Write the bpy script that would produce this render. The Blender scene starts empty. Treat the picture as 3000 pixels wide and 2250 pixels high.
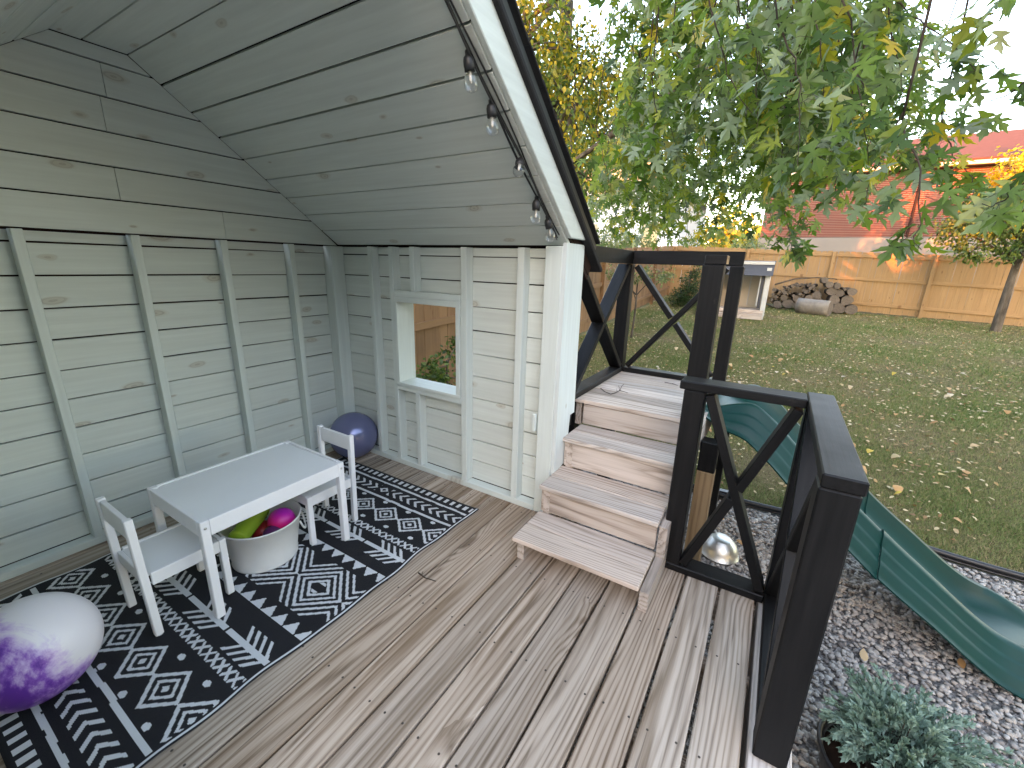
import bpy, bmesh, math, random
import numpy as np
from mathutils import Matrix, Vector

R = math.radians
scene = bpy.context.scene
C = scene.collection

# ------------------------------------------------------------------ camera
cam_d = bpy.data.cameras.new('camera')
cam_d.sensor_fit = 'HORIZONTAL'; cam_d.sensor_width = 36.0
cam_d.lens = 36.0 * 1247.36 / 3000.0
cam_d.clip_start = 0.02; cam_d.clip_end = 800
cam = bpy.data.objects.new('camera', cam_d); C.objects.link(cam)
CAM = Vector((-2.00675, -2.70402, 1.38037))
yaw, pitch, roll = 0.546817, -0.274855, -0.0290757
fw = Vector((math.cos(yaw)*math.cos(pitch), math.sin(yaw)*math.cos(pitch), math.sin(pitch)))
rt = fw.cross(Vector((0, 0, 1))).normalized()
dn = fw.cross(rt)
c_, s_ = math.cos(roll), math.sin(roll)
rt2 = c_*rt + s_*dn
dn2 = -s_*rt + c_*dn
cam.matrix_world = Matrix(((rt2.x, -dn2.x, -fw.x, CAM.x), (rt2.y, -dn2.y, -fw.y, CAM.y), (rt2.z, -dn2.z, -fw.z, CAM.z), (0, 0, 0, 1)))
scene.camera = cam

# ------------------------------------------------------------------ sky and sun
SUN_EL, SUN_AZ = R(10.0), R(-104.0)          # low evening sun behind the camera
world = bpy.data.worlds.new('World'); scene.world = world; world.use_nodes = True
wt = world.node_tree; wt.nodes.clear()
sky = wt.nodes.new('ShaderNodeTexSky'); sky.sky_type = 'NISHITA'; sky.sun_disc = False
sky.sun_elevation = SUN_EL; sky.sun_rotation = SUN_AZ
sky.air_density = 1.0; sky.dust_density = 0.9; sky.ozone_density = 0.6
bg = wt.nodes.new('ShaderNodeBackground'); bg.inputs['Strength'].default_value = 0.15
wo = wt.nodes.new('ShaderNodeOutputWorld')
wt.links.new(sky.outputs['Color'], bg.inputs['Color']); wt.links.new(bg.outputs['Background'], wo.inputs['Surface'])
sun_d = bpy.data.lights.new('sun', 'SUN'); sun_d.energy = 2.0; sun_d.angle = R(0.5); sun_d.color = (1.0, 0.30, 0.07)
sun = bpy.data.objects.new('sun', sun_d); C.objects.link(sun)
sdir = Vector((math.sin(SUN_AZ)*math.cos(SUN_EL), math.cos(SUN_AZ)*math.cos(SUN_EL), math.sin(SUN_EL)))
sun.rotation_euler = sdir.to_track_quat('Z', 'Y').to_euler()
sun.location = (-20, 10, 15)

scene.view_settings.view_transform = 'Standard'
scene.view_settings.look = 'None'
scene.view_settings.gamma = 1.0
scene.view_settings.exposure = 3.75
scene.view_settings.use_white_balance = True
scene.view_settings.white_balance_temperature = 7500.0
scene.view_settings.white_balance_tint = 19.0
scene.cycles.max_bounces = 6; scene.cycles.diffuse_bounces = 4; scene.cycles.glossy_bounces = 3
scene.cycles.transmission_bounces = 6; scene.cycles.transparent_max_bounces = 8
scene.cycles.use_denoising = True
scene.cycles.sample_clamp_indirect = 6.0

random.seed(11)
rng = np.random.default_rng(11)
U = random.uniform

# ------------------------------------------------------------------ material helpers
class NG:
    def __init__(s, name):
        s.m = bpy.data.materials.new(name); s.m.use_nodes = True
        s.t = s.m.node_tree; s.t.nodes.clear()
        s.out = s.t.nodes.new('ShaderNodeOutputMaterial')
    def n(s, typ, ins=None, **props):
        nd = s.t.nodes.new(typ)
        for k, v in props.items(): setattr(nd, k, v)
        for k, v in (ins or {}).items():
            if isinstance(v, bpy.types.NodeSocket): s.t.links.new(v, nd.inputs[k])
            else: nd.inputs[k].default_value = v
        return nd
    def math(s, op, a, b=None, c=None, clamp=False):
        ins = {0: a}
        if b is not None: ins[1] = b
        if c is not None: ins[2] = c
        return s.n('ShaderNodeMath', ins, operation=op, use_clamp=clamp).outputs[0]
    def vmath(s, op, a, b=None):
        ins = {0: a}
        if b is not None: ins[1] = b
        return s.n('ShaderNodeVectorMath', ins, operation=op).outputs[0]
    def mix(s, fac, a, b, blend='MIX'):
        nd = s.n('ShaderNodeMix', None, data_type='RGBA', blend_type=blend)
        for i, v in ((0, fac), (6, a), (7, b)):
            if isinstance(v, bpy.types.NodeSocket): s.t.links.new(v, nd.inputs[i])
            else: nd.inputs[i].default_value = (v if i == 0 else (v[0], v[1], v[2], 1.0))
        return nd.outputs[2]
    def ramp(s, fac, stops, interp='LINEAR'):
        nd = s.n('ShaderNodeValToRGB', {0: fac}); cr = nd.color_ramp; cr.interpolation = interp
        while len(cr.elements) > 1: cr.elements.remove(cr.elements[-1])
        cr.elements[0].position = stops[0][0]; c = stops[0][1]
        cr.elements[0].color = (c, c, c, 1) if not isinstance(c, tuple) else (*c, 1)
        for p, c in stops[1:]:
            e = cr.elements.new(p); e.color = (c, c, c, 1) if not isinstance(c, tuple) else (*c, 1)
        return nd.outputs[0]
    def noise(s, vec, scale=1.0, detail=3.0, rough=0.55, dist=0.0):
        return s.n('ShaderNodeTexNoise', {'Vector': vec, 'Scale': scale, 'Detail': detail, 'Roughness': rough, 'Distortion': dist}).outputs[0]
    def scaled(s, vec, sc): return s.vmath('MULTIPLY', vec, sc)
    def obj_vec(s, jitter=True):
        v = s.n('ShaderNodeTexCoord').outputs['Object']
        if not jitter: return v, None
        r = s.n('ShaderNodeObjectInfo').outputs['Random']
        off = s.n('ShaderNodeCombineXYZ', {0: s.math('MULTIPLY', r, 41.3), 1: s.math('MULTIPLY', r, 17.7), 2: s.math('MULTIPLY', r, 29.1)}).outputs[0]
        return s.vmath('ADD', v, off), r
    def bsdf(s, color, rough=0.6, bump=None, bstr=0.2, bdist=0.002, spec=0.5, **kw):
        ins = {'Base Color': color if isinstance(color, bpy.types.NodeSocket) else (*color, 1), 'Roughness': rough, 'Specular IOR Level': spec}
        ins.update(kw)
        if bump is not None:
            ins['Normal'] = s.n('ShaderNodeBump', {'Height': bump, 'Strength': bstr, 'Distance': bdist}).outputs[0]
        b = s.n('ShaderNodeBsdfPrincipled', ins)
        s.t.links.new(b.outputs[0], s.out.inputs[0])
        return b

def knots(g, v, sc, thresh=0.6, r0=0.05, r1=0.11):
    d = g.noise(g.scaled(v, (5, 12, 12)), 1.0, 2.0)
    v2 = g.vmath('ADD', g.scaled(v, sc), g.n('ShaderNodeCombineXYZ', {0: g.math('MULTIPLY', d, 0.18), 1: g.math('MULTIPLY', d, 0.18), 2: 0.0}).outputs[0])
    vo = g.n('ShaderNodeTexVoronoi', {'Vector': v2, 'Scale': 1.0, 'Randomness': 1.0}, voronoi_dimensions='2D')
    sep = g.n('ShaderNodeSeparateColor', {0: vo.outputs['Color']}).outputs[0]
    pick = g.math('GREATER_THAN', sep, thresh)
    dd_ = g.math('DIVIDE', vo.outputs['Distance'], g.math('MULTIPLY_ADD', g.n('ShaderNodeSeparateColor', {0: vo.outputs['Color']}).outputs[1], 1.1, 0.35))
    mask = g.n('ShaderNodeMapRange', {0: dd_, 1: r1, 2: r0, 3: 0.0, 4: 1.0}, interpolation_type='SMOOTHSTEP').outputs[0]
    return g.math('MULTIPLY', pick, mask), vo.outputs['Distance'], pick

def mat_paint(name, col, knot=0.62, wear=0.25, rough=0.62, knotcol=(0.40, 0.33, 0.24)):
    g = NG(name); v, r = g.obj_vec()
    streak = g.noise(g.scaled(v, (2.2, 46, 46)), 1.0, 3.0, 0.6)
    blot = g.noise(g.scaled(v, (1.6, 5, 5)), 1.0, 3.0)
    a = tuple(c*0.90 for c in col); b = tuple(min(1, c*1.03) for c in col)
    base = g.mix(g.ramp(streak, [(0.3, 0.0), (0.72, 1.0)]), a, b)
    base = g.mix(g.math('MULTIPLY', g.ramp(blot, [(0.45, 0.0), (0.75, 1.0)]), wear), base, (col[0]*0.86, col[1]*0.80, col[2]*0.74))
    base = g.mix(g.math('MULTIPLY', r, 0.16), base, (col[0]*0.8, col[1]*0.8, col[2]*0.8))
    k, dist, _ = knots(g, v, (2.6, 6.2, 6.2), knot, 0.05, 0.125)
    ring = g.math('SINE', g.math('MULTIPLY', dist, 95.0))
    base = g.mix(g.math('MULTIPLY', k, 0.42), base, knotcol)
    base = g.mix(g.math('MULTIPLY', g.math('MULTIPLY', k, g.math('GREATER_THAN', ring, 0.35)), 0.25), base, (0.16, 0.12, 0.09))
    g.bsdf(base, rough, bump=streak, bstr=0.3, bdist=0.0010, spec=0.3)
    return g.m

def mat_deck(name, light, mid, dark, stain=0.35, knot=0.80, stretch=0.30):
    g = NG(name); v, r = g.obj_vec()
    low = g.noise(g.scaled(v, (0.55, 5.0, 5.0)), 1.0, 1.5, 0.45)
    low2 = g.noise(g.scaled(v, (2.5, 18, 18)), 1.0, 2.0, 0.5)
    k, dist, pick = knots(g, v, (1.5, 5.0, 5.0), knot, 0.03, 0.10)
    swirl = g.n('ShaderNodeMapRange', {0: dist, 1: 0.42, 2: 0.0, 3: 0.0, 4: 1.0}, interpolation_type='SMOOTHSTEP').outputs[0]
    swirl = g.math('MULTIPLY', swirl, pick)
    sp = g.n('ShaderNodeSeparateXYZ', {0: v})
    ph = g.math('MULTIPLY_ADD', sp.outputs[1], g.math('MULTIPLY_ADD', g.math('FRACT', g.math('MULTIPLY', r, 7.31)), 62.0, 48.0), g.math('MULTIPLY', low, 17.0))
    ph = g.math('ADD', ph, g.math('MULTIPLY', low2, 0.7))
    ph = g.math('ADD', ph, g.math('MULTIPLY', swirl, 5.0))
    med = g.noise(g.scaled(v, (1.4, 28, 28)), 1.0, 3.0, 0.6)
    ph = g.math('ADD', ph, g.math('MULTIPLY', med, 3.2))
    rings = g.math('MULTIPLY_ADD', g.math('SINE', g.math('MULTIPLY', ph, 3.2)), 0.5, 0.5)
    fine = g.noise(g.scaled(v, (3.0, 150, 150)), 1.0, 2.0, 0.6)
    rings = g.math('POWER', rings, 0.6)
    f = g.math('ADD', g.math('MULTIPLY', rings, 0.27), g.math('ADD', g.math('MULTIPLY', fine, 0.28), g.math('MULTIPLY', med, 0.58)))
    base = g.ramp(f, [(0.36, dark), (0.54, mid), (0.70, light)])
    st = g.noise(g.scaled(v, (0.7, 13, 13)), 1.0, 3.0, 0.6)
    base = g.mix(g.math('MULTIPLY', g.ramp(st, [(0.46, 0.0), (0.66, 1.0)]), g.math('MULTIPLY', stain, g.math('MULTIPLY_ADD', r, 1.2, 0.3))), base, (0.17, 0.115, 0.07))
    base = g.mix(g.math('MULTIPLY', g.ramp(low, [(0.4, 0.0), (0.7, 1.0)]), 0.25), base, (0.33, 0.32, 0.30))
    base = g.mix(g.math('MULTIPLY', g.math('FRACT', g.math('MULTIPLY', r, 13.7)), 0.34), base, g.mix(1.0, base, (1.0, 0.80, 0.62), 'MULTIPLY'))
    bright = g.math('MULTIPLY_ADD', r, 0.46, 0.74)
    base = g.mix(1.0, base, g.n('ShaderNodeCombineColor', {0: bright, 1: bright, 2: bright}).outputs[0], 'MULTIPLY')
    base = g.mix(g.math('MULTIPLY', k, 0.75), base, (0.13, 0.085, 0.055))
    # hairline cracks
    cr = g.noise(g.scaled(v, (2.0, 75, 75)), 1.0, 2.0, 0.4)
    crm = g.ramp(cr, [(0.27, 1.0), (0.31, 0.0)])
    base = g.mix(g.math('MULTIPLY', crm, 0.55), base, (0.07, 0.055, 0.045))
    g.bsdf(base, 0.78, bump=fine, bstr=0.6, bdist=0.002, spec=0.25)
    return g.m

def mat_black(name):
    g = NG(name); v, r = g.obj_vec()
    st = g.noise(g.scaled(v, (3.0, 60, 60)), 1.0, 5.0, 0.6)
    bl = g.noise(v, 4.0, 4.0)
    base = g.mix(g.ramp(st, [(0.35, 0.0), (0.75, 1.0)]), (0.003, 0.003, 0.0036), (0.009, 0.0087, 0.0092))
    sc = g.noise(g.scaled(v, (9, 14, 14)), 1.0, 6.0, 0.7)
    base = g.mix(g.math('MULTIPLY', g.ramp(sc, [(0.64, 0.0), (0.74, 1.0)]), 0.22), base, (0.10, 0.092, 0.08))
    rough = g.math('MULTIPLY_ADD', bl, 0.30, 0.34)
    g.bsdf(base, rough, bump=g.math('ADD', st, g.math('MULTIPLY', bl, 0.6)), bstr=0.5, bdist=0.002, spec=0.24)
    return g.m

def mat_plain(name, col, rough=0.5, spec=0.5, var=0.12, scale=6.0, bstr=0.1, bdist=0.001, **kw):
    g = NG(name); v, r = g.obj_vec()
    nz = g.noise(v, scale, 5.0, 0.6)
    base = g.mix(nz, tuple(c*(1-var) for c in col), tuple(min(1, c*(1+var)) for c in col))
    g.bsdf(base, rough, bump=g.noise(v, scale*12, 3.0), bstr=bstr, bdist=bdist, spec=spec, **kw)
    return g.m

def mat_fence(name, a, b, knotcol=(0.13, 0.065, 0.03)):
    g = NG(name); v, r = g.obj_vec()
    st = g.noise(g.scaled(v, (1.6, 34, 34)), 1.0, 5.0, 0.6)
    bl = g.noise(g.scaled(v, (1.2, 5, 5)), 1.0, 3.0)
    base = g.mix(g.ramp(st, [(0.3, 0.0), (0.7, 1.0)]), tuple(x*0.72 for x in a), a)
    base = g.mix(g.math('MULTIPLY', r, 0.8), base, b)
    base = g.mix(g.math('MULTIPLY', g.ramp(bl, [(0.45, 0.0), (0.7, 1.0)]), 0.35), base, tuple(x*0.62 for x in a))
    k, d, _ = knots(g, v, (2.4, 6, 6), 0.68, 0.03, 0.10)
    base = g.mix(g.math('MULTIPLY', k, 0.7), base, knotcol)
    g.bsdf(base, 0.75, bump=st, bstr=0.4, bdist=0.002, spec=0.25)
    return g.m

def mat_leaf(name, stops, under=None, trans=0.35, rough=0.5):
    """two-sided leaf; stops: colour ramp over the per-leaf tint attribute"""
    g = NG(name)
    at = g.n('ShaderNodeAttribute', None, attribute_name='tint').outputs['Fac']
    top = g.ramp(at, stops)
    v = g.n('ShaderNodeTexCoord').outputs['Object']
    nz = g.noise(v, 14.0, 3.0)
    top = g.mix(g.math('MULTIPLY', nz, 0.35), top, g.mix(1.0, top, (0.5, 0.55, 0.5), 'MULTIPLY'))
    col = top
    if under:
        bf = g.n('ShaderNodeNewGeometry').outputs['Backfacing']
        col = g.mix(bf, top, g.mix(0.35, under, top))
    b = g.n('ShaderNodeBsdfPrincipled', {'Base Color': col, 'Roughness': rough, 'Specular IOR Level': 0.4})
    tr = g.n('ShaderNodeBsdfTranslucent', {'Color': g.mix(0.55, top, g.mix(1.0, top, (1.6, 1.7, 0.6), 'MULTIPLY'))})
    mx = g.n('ShaderNodeMixShader', {0: trans, 1: b.outputs[0], 2: tr.outputs[0]})
    g.t.links.new(mx.outputs[0], g.out.inputs[0])
    return g.m

PAINT = (0.625, 0.672, 0.640)
m_paint = mat_paint('pale_green_grey_paint', PAINT, knot=0.62, wear=0.14)
m_frame = mat_paint('pale_framing_paint', (0.63, 0.69, 0.665), knot=0.93, wear=0.12, rough=0.5)
m_rough = mat_paint('rough_sawn_paint', (0.64, 0.70, 0.70), knot=0.95, wear=0.5, rough=0.7)
m_deck = mat_deck('weathered_deck_wood', (0.465, 0.39, 0.325), (0.335, 0.267, 0.212), (0.145, 0.102, 0.070), stain=0.68)
m_step = mat_deck('pale_step_wood', (0.53, 0.475, 0.44), (0.43, 0.375, 0.34), (0.25, 0.205, 0.175), stain=0.15, knot=0.88)
m_newpost = mat_deck('tan_post_wood', (0.45, 0.31, 0.17), (0.38, 0.25, 0.13), (0.25, 0.16, 0.08), stain=0.1)
m_black = mat_black('black_stained_wood')
m_dark = mat_plain('dark_backing', (0.03, 0.017, 0.014), 0.9, 0.1)
m_shingle = mat_plain('black_shingle', (0.018, 0.018, 0.02), 0.8, 0.3, 0.3, 40, 0.6, 0.003)
m_drip = mat_plain('black_drip_metal', (0.012, 0.012, 0.013), 0.35, 0.5)
m_white = mat_plain('white_lacquer', (0.78, 0.78, 0.80), 0.38, 0.5, 0.07, 7.0, 0.06)
m_whitetop = mat_plain('white_tabletop', (0.78, 0.79, 0.80), 0.45, 0.5, 0.04, 5.0, 0.05)
m_cable = mat_plain('black_rubber', (0.015, 0.015, 0.017), 0.5, 0.5)
m_slide = mat_plain('green_slide_plastic', (0.0015, 0.036, 0.030), 0.40, 0.25, 0.3, 3.0, 0.08)
m_plasticblack = mat_plain('black_plastic', (0.014, 0.014, 0.016), 0.4, 0.5)
m_steel = None
g = NG('brushed_steel'); v, r = g.obj_vec()
g.bsdf((0.62, 0.61, 0.58), g.math('MULTIPLY_ADD', g.noise(g.scaled(v, (3, 3, 90)), 1.0, 3.0), 0.25, 0.30), Metallic=1.0); m_steel = g.m
g = NG('clear_bulb_glass')
gl = g.n('ShaderNodeBsdfGlass', {'Color': (0.97, 0.98, 1, 1), 'Roughness': 0.0, 'IOR': 1.06}); gs = g.n('ShaderNodeBsdfGlossy', {'Color': (1, 1, 1, 1), 'Roughness': 0.03})
fr = g.n('ShaderNodeLayerWeight', {'Blend': 0.35}).outputs['Facing']
mx = g.n('ShaderNodeMixShader', {0: g.math('MULTIPLY', fr, 0.55), 1: gl.outputs[0], 2: gs.outputs[0]}); g.t.links.new(mx.outputs[0], g.out.inputs[0]); m_glass = g.m
m_filament = mat_plain('filament', (0.55, 0.50, 0.42), 0.4)
m_bark = None
g = NG('tree_bark'); v, r = g.obj_vec()
nz = g.noise(g.scaled(v, (9, 9, 2.2)), 1.0, 6.0, 0.65)
g.bsdf(g.ramp(nz, [(0.3, (0.035, 0.028, 0.022)), (0.55, (0.10, 0.082, 0.066)), (0.75, (0.18, 0.155, 0.13))]), 0.9, bump=nz, bstr=0.9, bdist=0.015, spec=0.15); m_bark = g.m
m_twig = mat_plain('twig', (0.055, 0.040, 0.032), 0.8, 0.2)

# ------------------------------------------------------------------ geometry helpers
WM = {}      # world matrix of every object that can be a parent
_cache = {}

def put(name, mesh, parent=None, mw=None):
    o = bpy.data.objects.new(name, mesh); C.objects.link(o)
    mw = mw or Matrix.Identity(4)
    WM[o.name] = mw
    if parent is not None:
        o.parent = parent; o.matrix_basis = WM[parent.name].inverted() @ mw
    else: o.matrix_basis = mw
    return o

def thing(name, label, cat, loc=(0, 0, 0), group=None):
    o = put(name, None, None, Matrix.Translation(Vector(loc)))
    o.empty_display_size = 0.1
    return tag(o, label, cat, group)

def tag(o, label=None, cat=None, group=None, kind=None):
    if label: o['label'] = label
    if cat: o['category'] = cat
    if group: o['group'] = group
    if kind: o['kind'] = kind
    return o

def bm_to_mesh(bm, name, mats, smooth=False):
    me = bpy.data.meshes.new(name); bm.to_mesh(me); bm.free()
    for m in (mats if isinstance(mats, (list, tuple)) else [mats]): me.materials.append(m)
    if smooth: me.polygons.foreach_set('use_smooth', [True]*len(me.polygons))
    return me

def box_mesh(L, w, t, mat, bev=0.003):
    key = ('box', round(L, 3), round(w, 4), round(t, 4), mat.name, bev)
    if key not in _cache:
        bm = bmesh.new(); bmesh.ops.create_cube(bm, size=1.0)
        bmesh.ops.scale(bm, vec=(L, w, t), verts=bm.verts)
        if bev: bmesh.ops.bevel(bm, geom=list(bm.edges), offset=min(bev, 0.3*min(L, w, t)), segments=1, affect='EDGES')
        _cache[key] = bm_to_mesh(bm, 'box', mat)
    return _cache[key]

def frame(X, up, o):
    X = Vector(X).normalized(); Z = Vector(up); Z = (Z - X*Z.dot(X)).normalized(); Y = Z.cross(X)
    return Matrix(((X.x, Y.x, Z.x, o[0]), (X.y, Y.y, Z.y, o[1]), (X.z, Y.z, Z.z, o[2]), (0, 0, 0, 1)))

def beam(name, a, b, w, t, mat, parent=None, up=(0, 0, 1), bev=0.003):
    """a bar from a to b; w across, t along up"""
    a, b = Vector(a), Vector(b)
    return put(name, box_mesh((b-a).length, w, t, mat, bev), parent, frame(b-a, up, (a+b)/2))

def box(name, x0, x1, y0, y1, z0, z1, mat, parent=None, bev=0.003, along=None):
    """axis-aligned box; its local X runs along its longest side unless along is given"""
    d = {'x': x1-x0, 'y': y1-y0, 'z': z1-z0}; ax = along or max(d, key=d.get)
    c = ((x0+x1)/2, (y0+y1)/2, (z0+z1)/2)
    if ax == 'x': return put(name, box_mesh(d['x'], d['y'], d['z'], mat, bev), parent, frame((1, 0, 0), (0, 0, 1), c))
    if ax == 'y': return put(name, box_mesh(d['y'], d['x'], d['z'], mat, bev), parent, frame((0, 1, 0), (0, 0, 1), c))
    return put(name, box_mesh(d['z'], d['y'], d['x'], mat, bev), parent, frame((0, 0, 1), (1, 0, 0), c))

def prism(name, poly, t, mat, parent, mw, key=None, bev=0.0):
    """polygon in local XY pushed t along local Z (centred)"""
    if key is None or key not in _cache:
        bm = bmesh.new()
        lo = [bm.verts.new((x, y, -t/2)) for x, y in poly]; hi = [bm.verts.new((x, y, t/2)) for x, y in poly]
        bm.faces.new(lo[::-1]); bm.faces.new(hi); n = len(poly)
        for i in range(n): bm.faces.new((lo[i], lo[(i+1) % n], hi[(i+1) % n], hi[i]))
        bmesh.ops.recalc_face_normals(bm, faces=bm.faces)
        if bev: bmesh.ops.bevel(bm, geom=list(bm.edges), offset=bev, segments=1, affect='EDGES')
        me = bm_to_mesh(bm, name, mat)
        if key is None: return put(name, me, parent, mw)
        _cache[key] = me
    return put(name, _cache[key], parent, mw)

def lathe_mesh(name, prof, mat, n=32, smooth=True, cap=True):
    bm = bmesh.new(); rings = []
    for r, z in prof:
        if r < 1e-6: rings.append([bm.verts.new((0, 0, z))])
        else: rings.append([bm.verts.new((r*math.cos(2*math.pi*i/n), r*math.sin(2*math.pi*i/n), z)) for i in range(n)])
    for A, B in zip(rings, rings[1:]):
        for i in range(n):
            j = (i+1) % n
            q = [A[i % len(A)], A[j % len(A)], B[j % len(B)], B[i % len(B)]]
            q = list(dict.fromkeys(q))
            if len(q) > 2: bm.faces.new(q)
    bmesh.ops.recalc_face_normals(bm, faces=bm.faces)
    return bm_to_mesh(bm, name, mat, smooth)

def tube_arrays(pts, rad, n=6):
    P = np.array(pts, float); rad = np.broadcast_to(np.array(rad, float), (len(P),))
    V = []; F = []
    T = np.gradient(P, axis=0); T /= np.linalg.norm(T, axis=1)[:, None] + 1e-12
    ref = np.array([0.31, 0.77, 0.56])
    for i in range(len(P)):
        a = np.cross(T[i], ref); a /= np.linalg.norm(a) + 1e-9; b = np.cross(T[i], a)
        th = np.arange(n)*2*np.pi/n
        V.append(P[i] + rad[i]*(np.cos(th)[:, None]*a + np.sin(th)[:, None]*b))
    for i in range(len(P)-1):
        for k in range(n):
            F.append((i*n+k, i*n+(k+1) % n, (i+1)*n+(k+1) % n, (i+1)*n+k))
    F.append(tuple(range(n))[::-1]); F.append(tuple(range((len(P)-1)*n, len(P)*n)))
    return np.concatenate(V), F

def join_tubes(name, tubes, mat, smooth=True):
    VV = []; FF = []; o = 0
    for V, F in tubes:
        VV.append(V); FF += [tuple(i+o for i in f) for f in F]; o += len(V)
    me = bpy.data.meshes.new(name); me.from_pydata(np.concatenate(VV).tolist(), [], FF); me.materials.append(mat)
    if smooth: me.polygons.foreach_set('use_smooth', [True]*len(me.polygons))
    return me

def tri_mesh(name, V, F, mat, tint=None, smooth=False):
    """fast mesh from numpy triangles; tint is a per-face float"""
    me = bpy.data.meshes.new(name); nv, nf = len(V), len(F)
    me.vertices.add(nv); me.vertices.foreach_set('co', np.ascontiguousarray(V, np.float32).ravel())
    me.loops.add(nf*3); me.loops.foreach_set('vertex_index', np.ascontiguousarray(F, np.int32).ravel())
    me.polygons.add(nf); me.polygons.foreach_set('loop_start', np.arange(0, nf*3, 3, dtype=np.int32))
    me.polygons.foreach_set('loop_total', np.full(nf, 3, dtype=np.int32))
    if tint is not None:
        at = me.attributes.new('tint', 'FLOAT', 'FACE'); at.data.foreach_set('value', np.ascontiguousarray(tint, np.float32))
    if smooth: me.polygons.foreach_set('use_smooth', np.ones(nf, bool))
    me.update(calc_edges=True); me.materials.append(mat)
    return me

def leaf_template(kind):
    if kind == 'maple':
        h = [(0.02, 0.0), (0.20, -0.02), (0.43, 0.03), (0.27, 0.12), (0.12, 0.20), (0.22, 0.30), (0.36, 0.37), (0.38, 0.47), (0.58, 0.66), (0.37, 0.60), (0.24, 0.53), (0.09, 0.44), (0.13, 0.58), (0.22, 0.66), (0.20, 0.78), (0.10, 0.80), (0.06, 0.92), (0.0, 1.06)]
        out = h + [(-x, y) for x, y in h[-2::-1]]
        V = [(0, 0.30, 0.0)] + [(x, y, 0.26*abs(x) - 0.38*x*x - 0.16*y*y) for x, y in out]
    elif kind == 'ovate':
        h = [(0.0, 0.0), (0.20, 0.15), (0.29, 0.40), (0.20, 0.72), (0.0, 1.0)]
        out = h + [(-x, y) for x, y in h[-2:0:-1]]
        V = [(0, 0.45, 0.02)] + [(x, y, 0.12*abs(x) - 0.12*y*y) for x, y in out]
    else:
        out = [(0.0, 0.0), (0.22, 0.4), (0.0, 1.0), (-0.22, 0.4)]
        V = [(x, y, 0.1*abs(x) - 0.1*y*y) for x, y in out]
        return np.array(V), np.array([(0, 1, 2), (0, 2, 3)])
    n = len(out)
    return np.array(V, float), np.array([(0, i+1, (i+1) % n + 1) for i in range(n)])

def nrm(a): return a / (np.linalg.norm(a, axis=-1, keepdims=True) + 1e-9)

def leaf_mesh(name, kind, P, D, N, S, T, mat):
    V, F = leaf_template(kind); n = len(P)
    D = nrm(D); X = nrm(np.cross(D, N)); N = np.cross(X, D)
    W = P[:, None, :] + S[:, None, None]*(V[None, :, 0, None]*X[:, None] + V[None, :, 1, None]*D[:, None] + V[None, :, 2, None]*N[:, None])
    FF = (F[None] + (np.arange(n)*len(V))[:, None, None]).reshape(-1, 3)
    return tri_mesh(name, W.reshape(-1, 3), FF, mat, np.repeat(T, len(F)))

def terrain(x, y):
    k = np.maximum(0.0, np.asarray(x, float) - 1.2)
    kk = np.minimum(k, 15.5)
    yy = np.clip(np.asarray(y, float), -12, 6)
    return -0.45 + 0.0465*kk + 0.03*(yy+5)*np.minimum(1, k/14)

# ================================================================== ground
def grid_mesh(name, xs, ys, zf, mat, smooth=True):
    X, Y = np.meshgrid(xs, ys, indexing='ij'); Z = zf(X, Y)
    V = np.stack([X, Y, Z], -1).reshape(-1, 3); nx, ny = len(xs), len(ys)
    i = np.arange(nx-1)[:, None]*ny + np.arange(ny-1)[None]
    q = i.ravel()
    F = np.concatenate([np.stack([q, q+ny, q+ny+1], -1), np.stack([q, q+ny+1, q+1], -1)])
    return tri_mesh(name, V, F, mat, smooth=smooth)

g = NG('lawn_soil'); v = g.n('ShaderNodeTexCoord').outputs['Object']
n1 = g.noise(v, 0.9, 5.0, 0.6); n2 = g.noise(v, 14.0, 6.0, 0.7); n3 = g.noise(v, 90.0, 3.0)
c1 = g.ramp(n1, [(0.35, (0.10, 0.115, 0.035)), (0.5, (0.135, 0.125, 0.055)), (0.68, (0.17, 0.13, 0.075))])
c1 = g.mix(g.ramp(n2, [(0.4, 0.0), (0.7, 1.0)]), c1, (0.075, 0.055, 0.03))
g.bsdf(c1, 0.95, bump=g.math('ADD', n2, n3), bstr=0.8, bdist=0.02, spec=0.1); m_lawn = g.m
xs = np.concatenate([np.linspace(-60, -4, 8), np.linspace(-3, 20, 70), np.linspace(24, 400, 12)])
ys = np.concatenate([np.linspace(-300, -20, 8), np.linspace(-16, 10, 60), np.linspace(14, 300, 8)])
def lawn_z(X, Y):
    z = terrain(X, Y) - 0.02 + 0.02*np.sin(X*1.3+Y*0.7)*np.minimum(1, np.maximum(0, X-2)/3)
    return np.where(X < 1.7, z - 0.05, z)
tag(put('lawn', grid_mesh('lawn', xs, ys, lawn_z, m_lawn)), kind='structure')

# ---------------- gravel bed between the deck and the edging
g = NG('gravel_fines'); v = g.n('ShaderNodeTexCoord').outputs['Object']
vo = g.n('ShaderNodeTexVoronoi', {'Vector': v, 'Scale': 62.0})
vc = g.n('ShaderNodeSeparateColor', {0: vo.outputs['Color']}).outputs[0]
g.bsdf(g.mix(vc, (0.13, 0.115, 0.105), (0.33, 0.31, 0.30)), 0.9, bump=vo.outputs['Distance'], bstr=1.0, bdist=0.02, spec=0.2); m_fines = g.m
EDGE_X = 1.62
gx = np.linspace(-6, EDGE_X-0.02, 30); gy = np.linspace(-14, 4, 60)
tag(put('gravel_bed', grid_mesh('gravel_bed', gx, gy, lambda X, Y: -0.462 + 0.012*np.sin(X*2.1)*np.cos(Y*1.7), m_fines)), kind='structure')
g = NG('gravel_stone')
at = g.n('ShaderNodeAttribute', None, attribute_name='tint').outputs['Fac']
v = g.n('ShaderNodeTexCoord').outputs['Object']; nz = g.noise(v, 120.0, 4.0)
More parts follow.
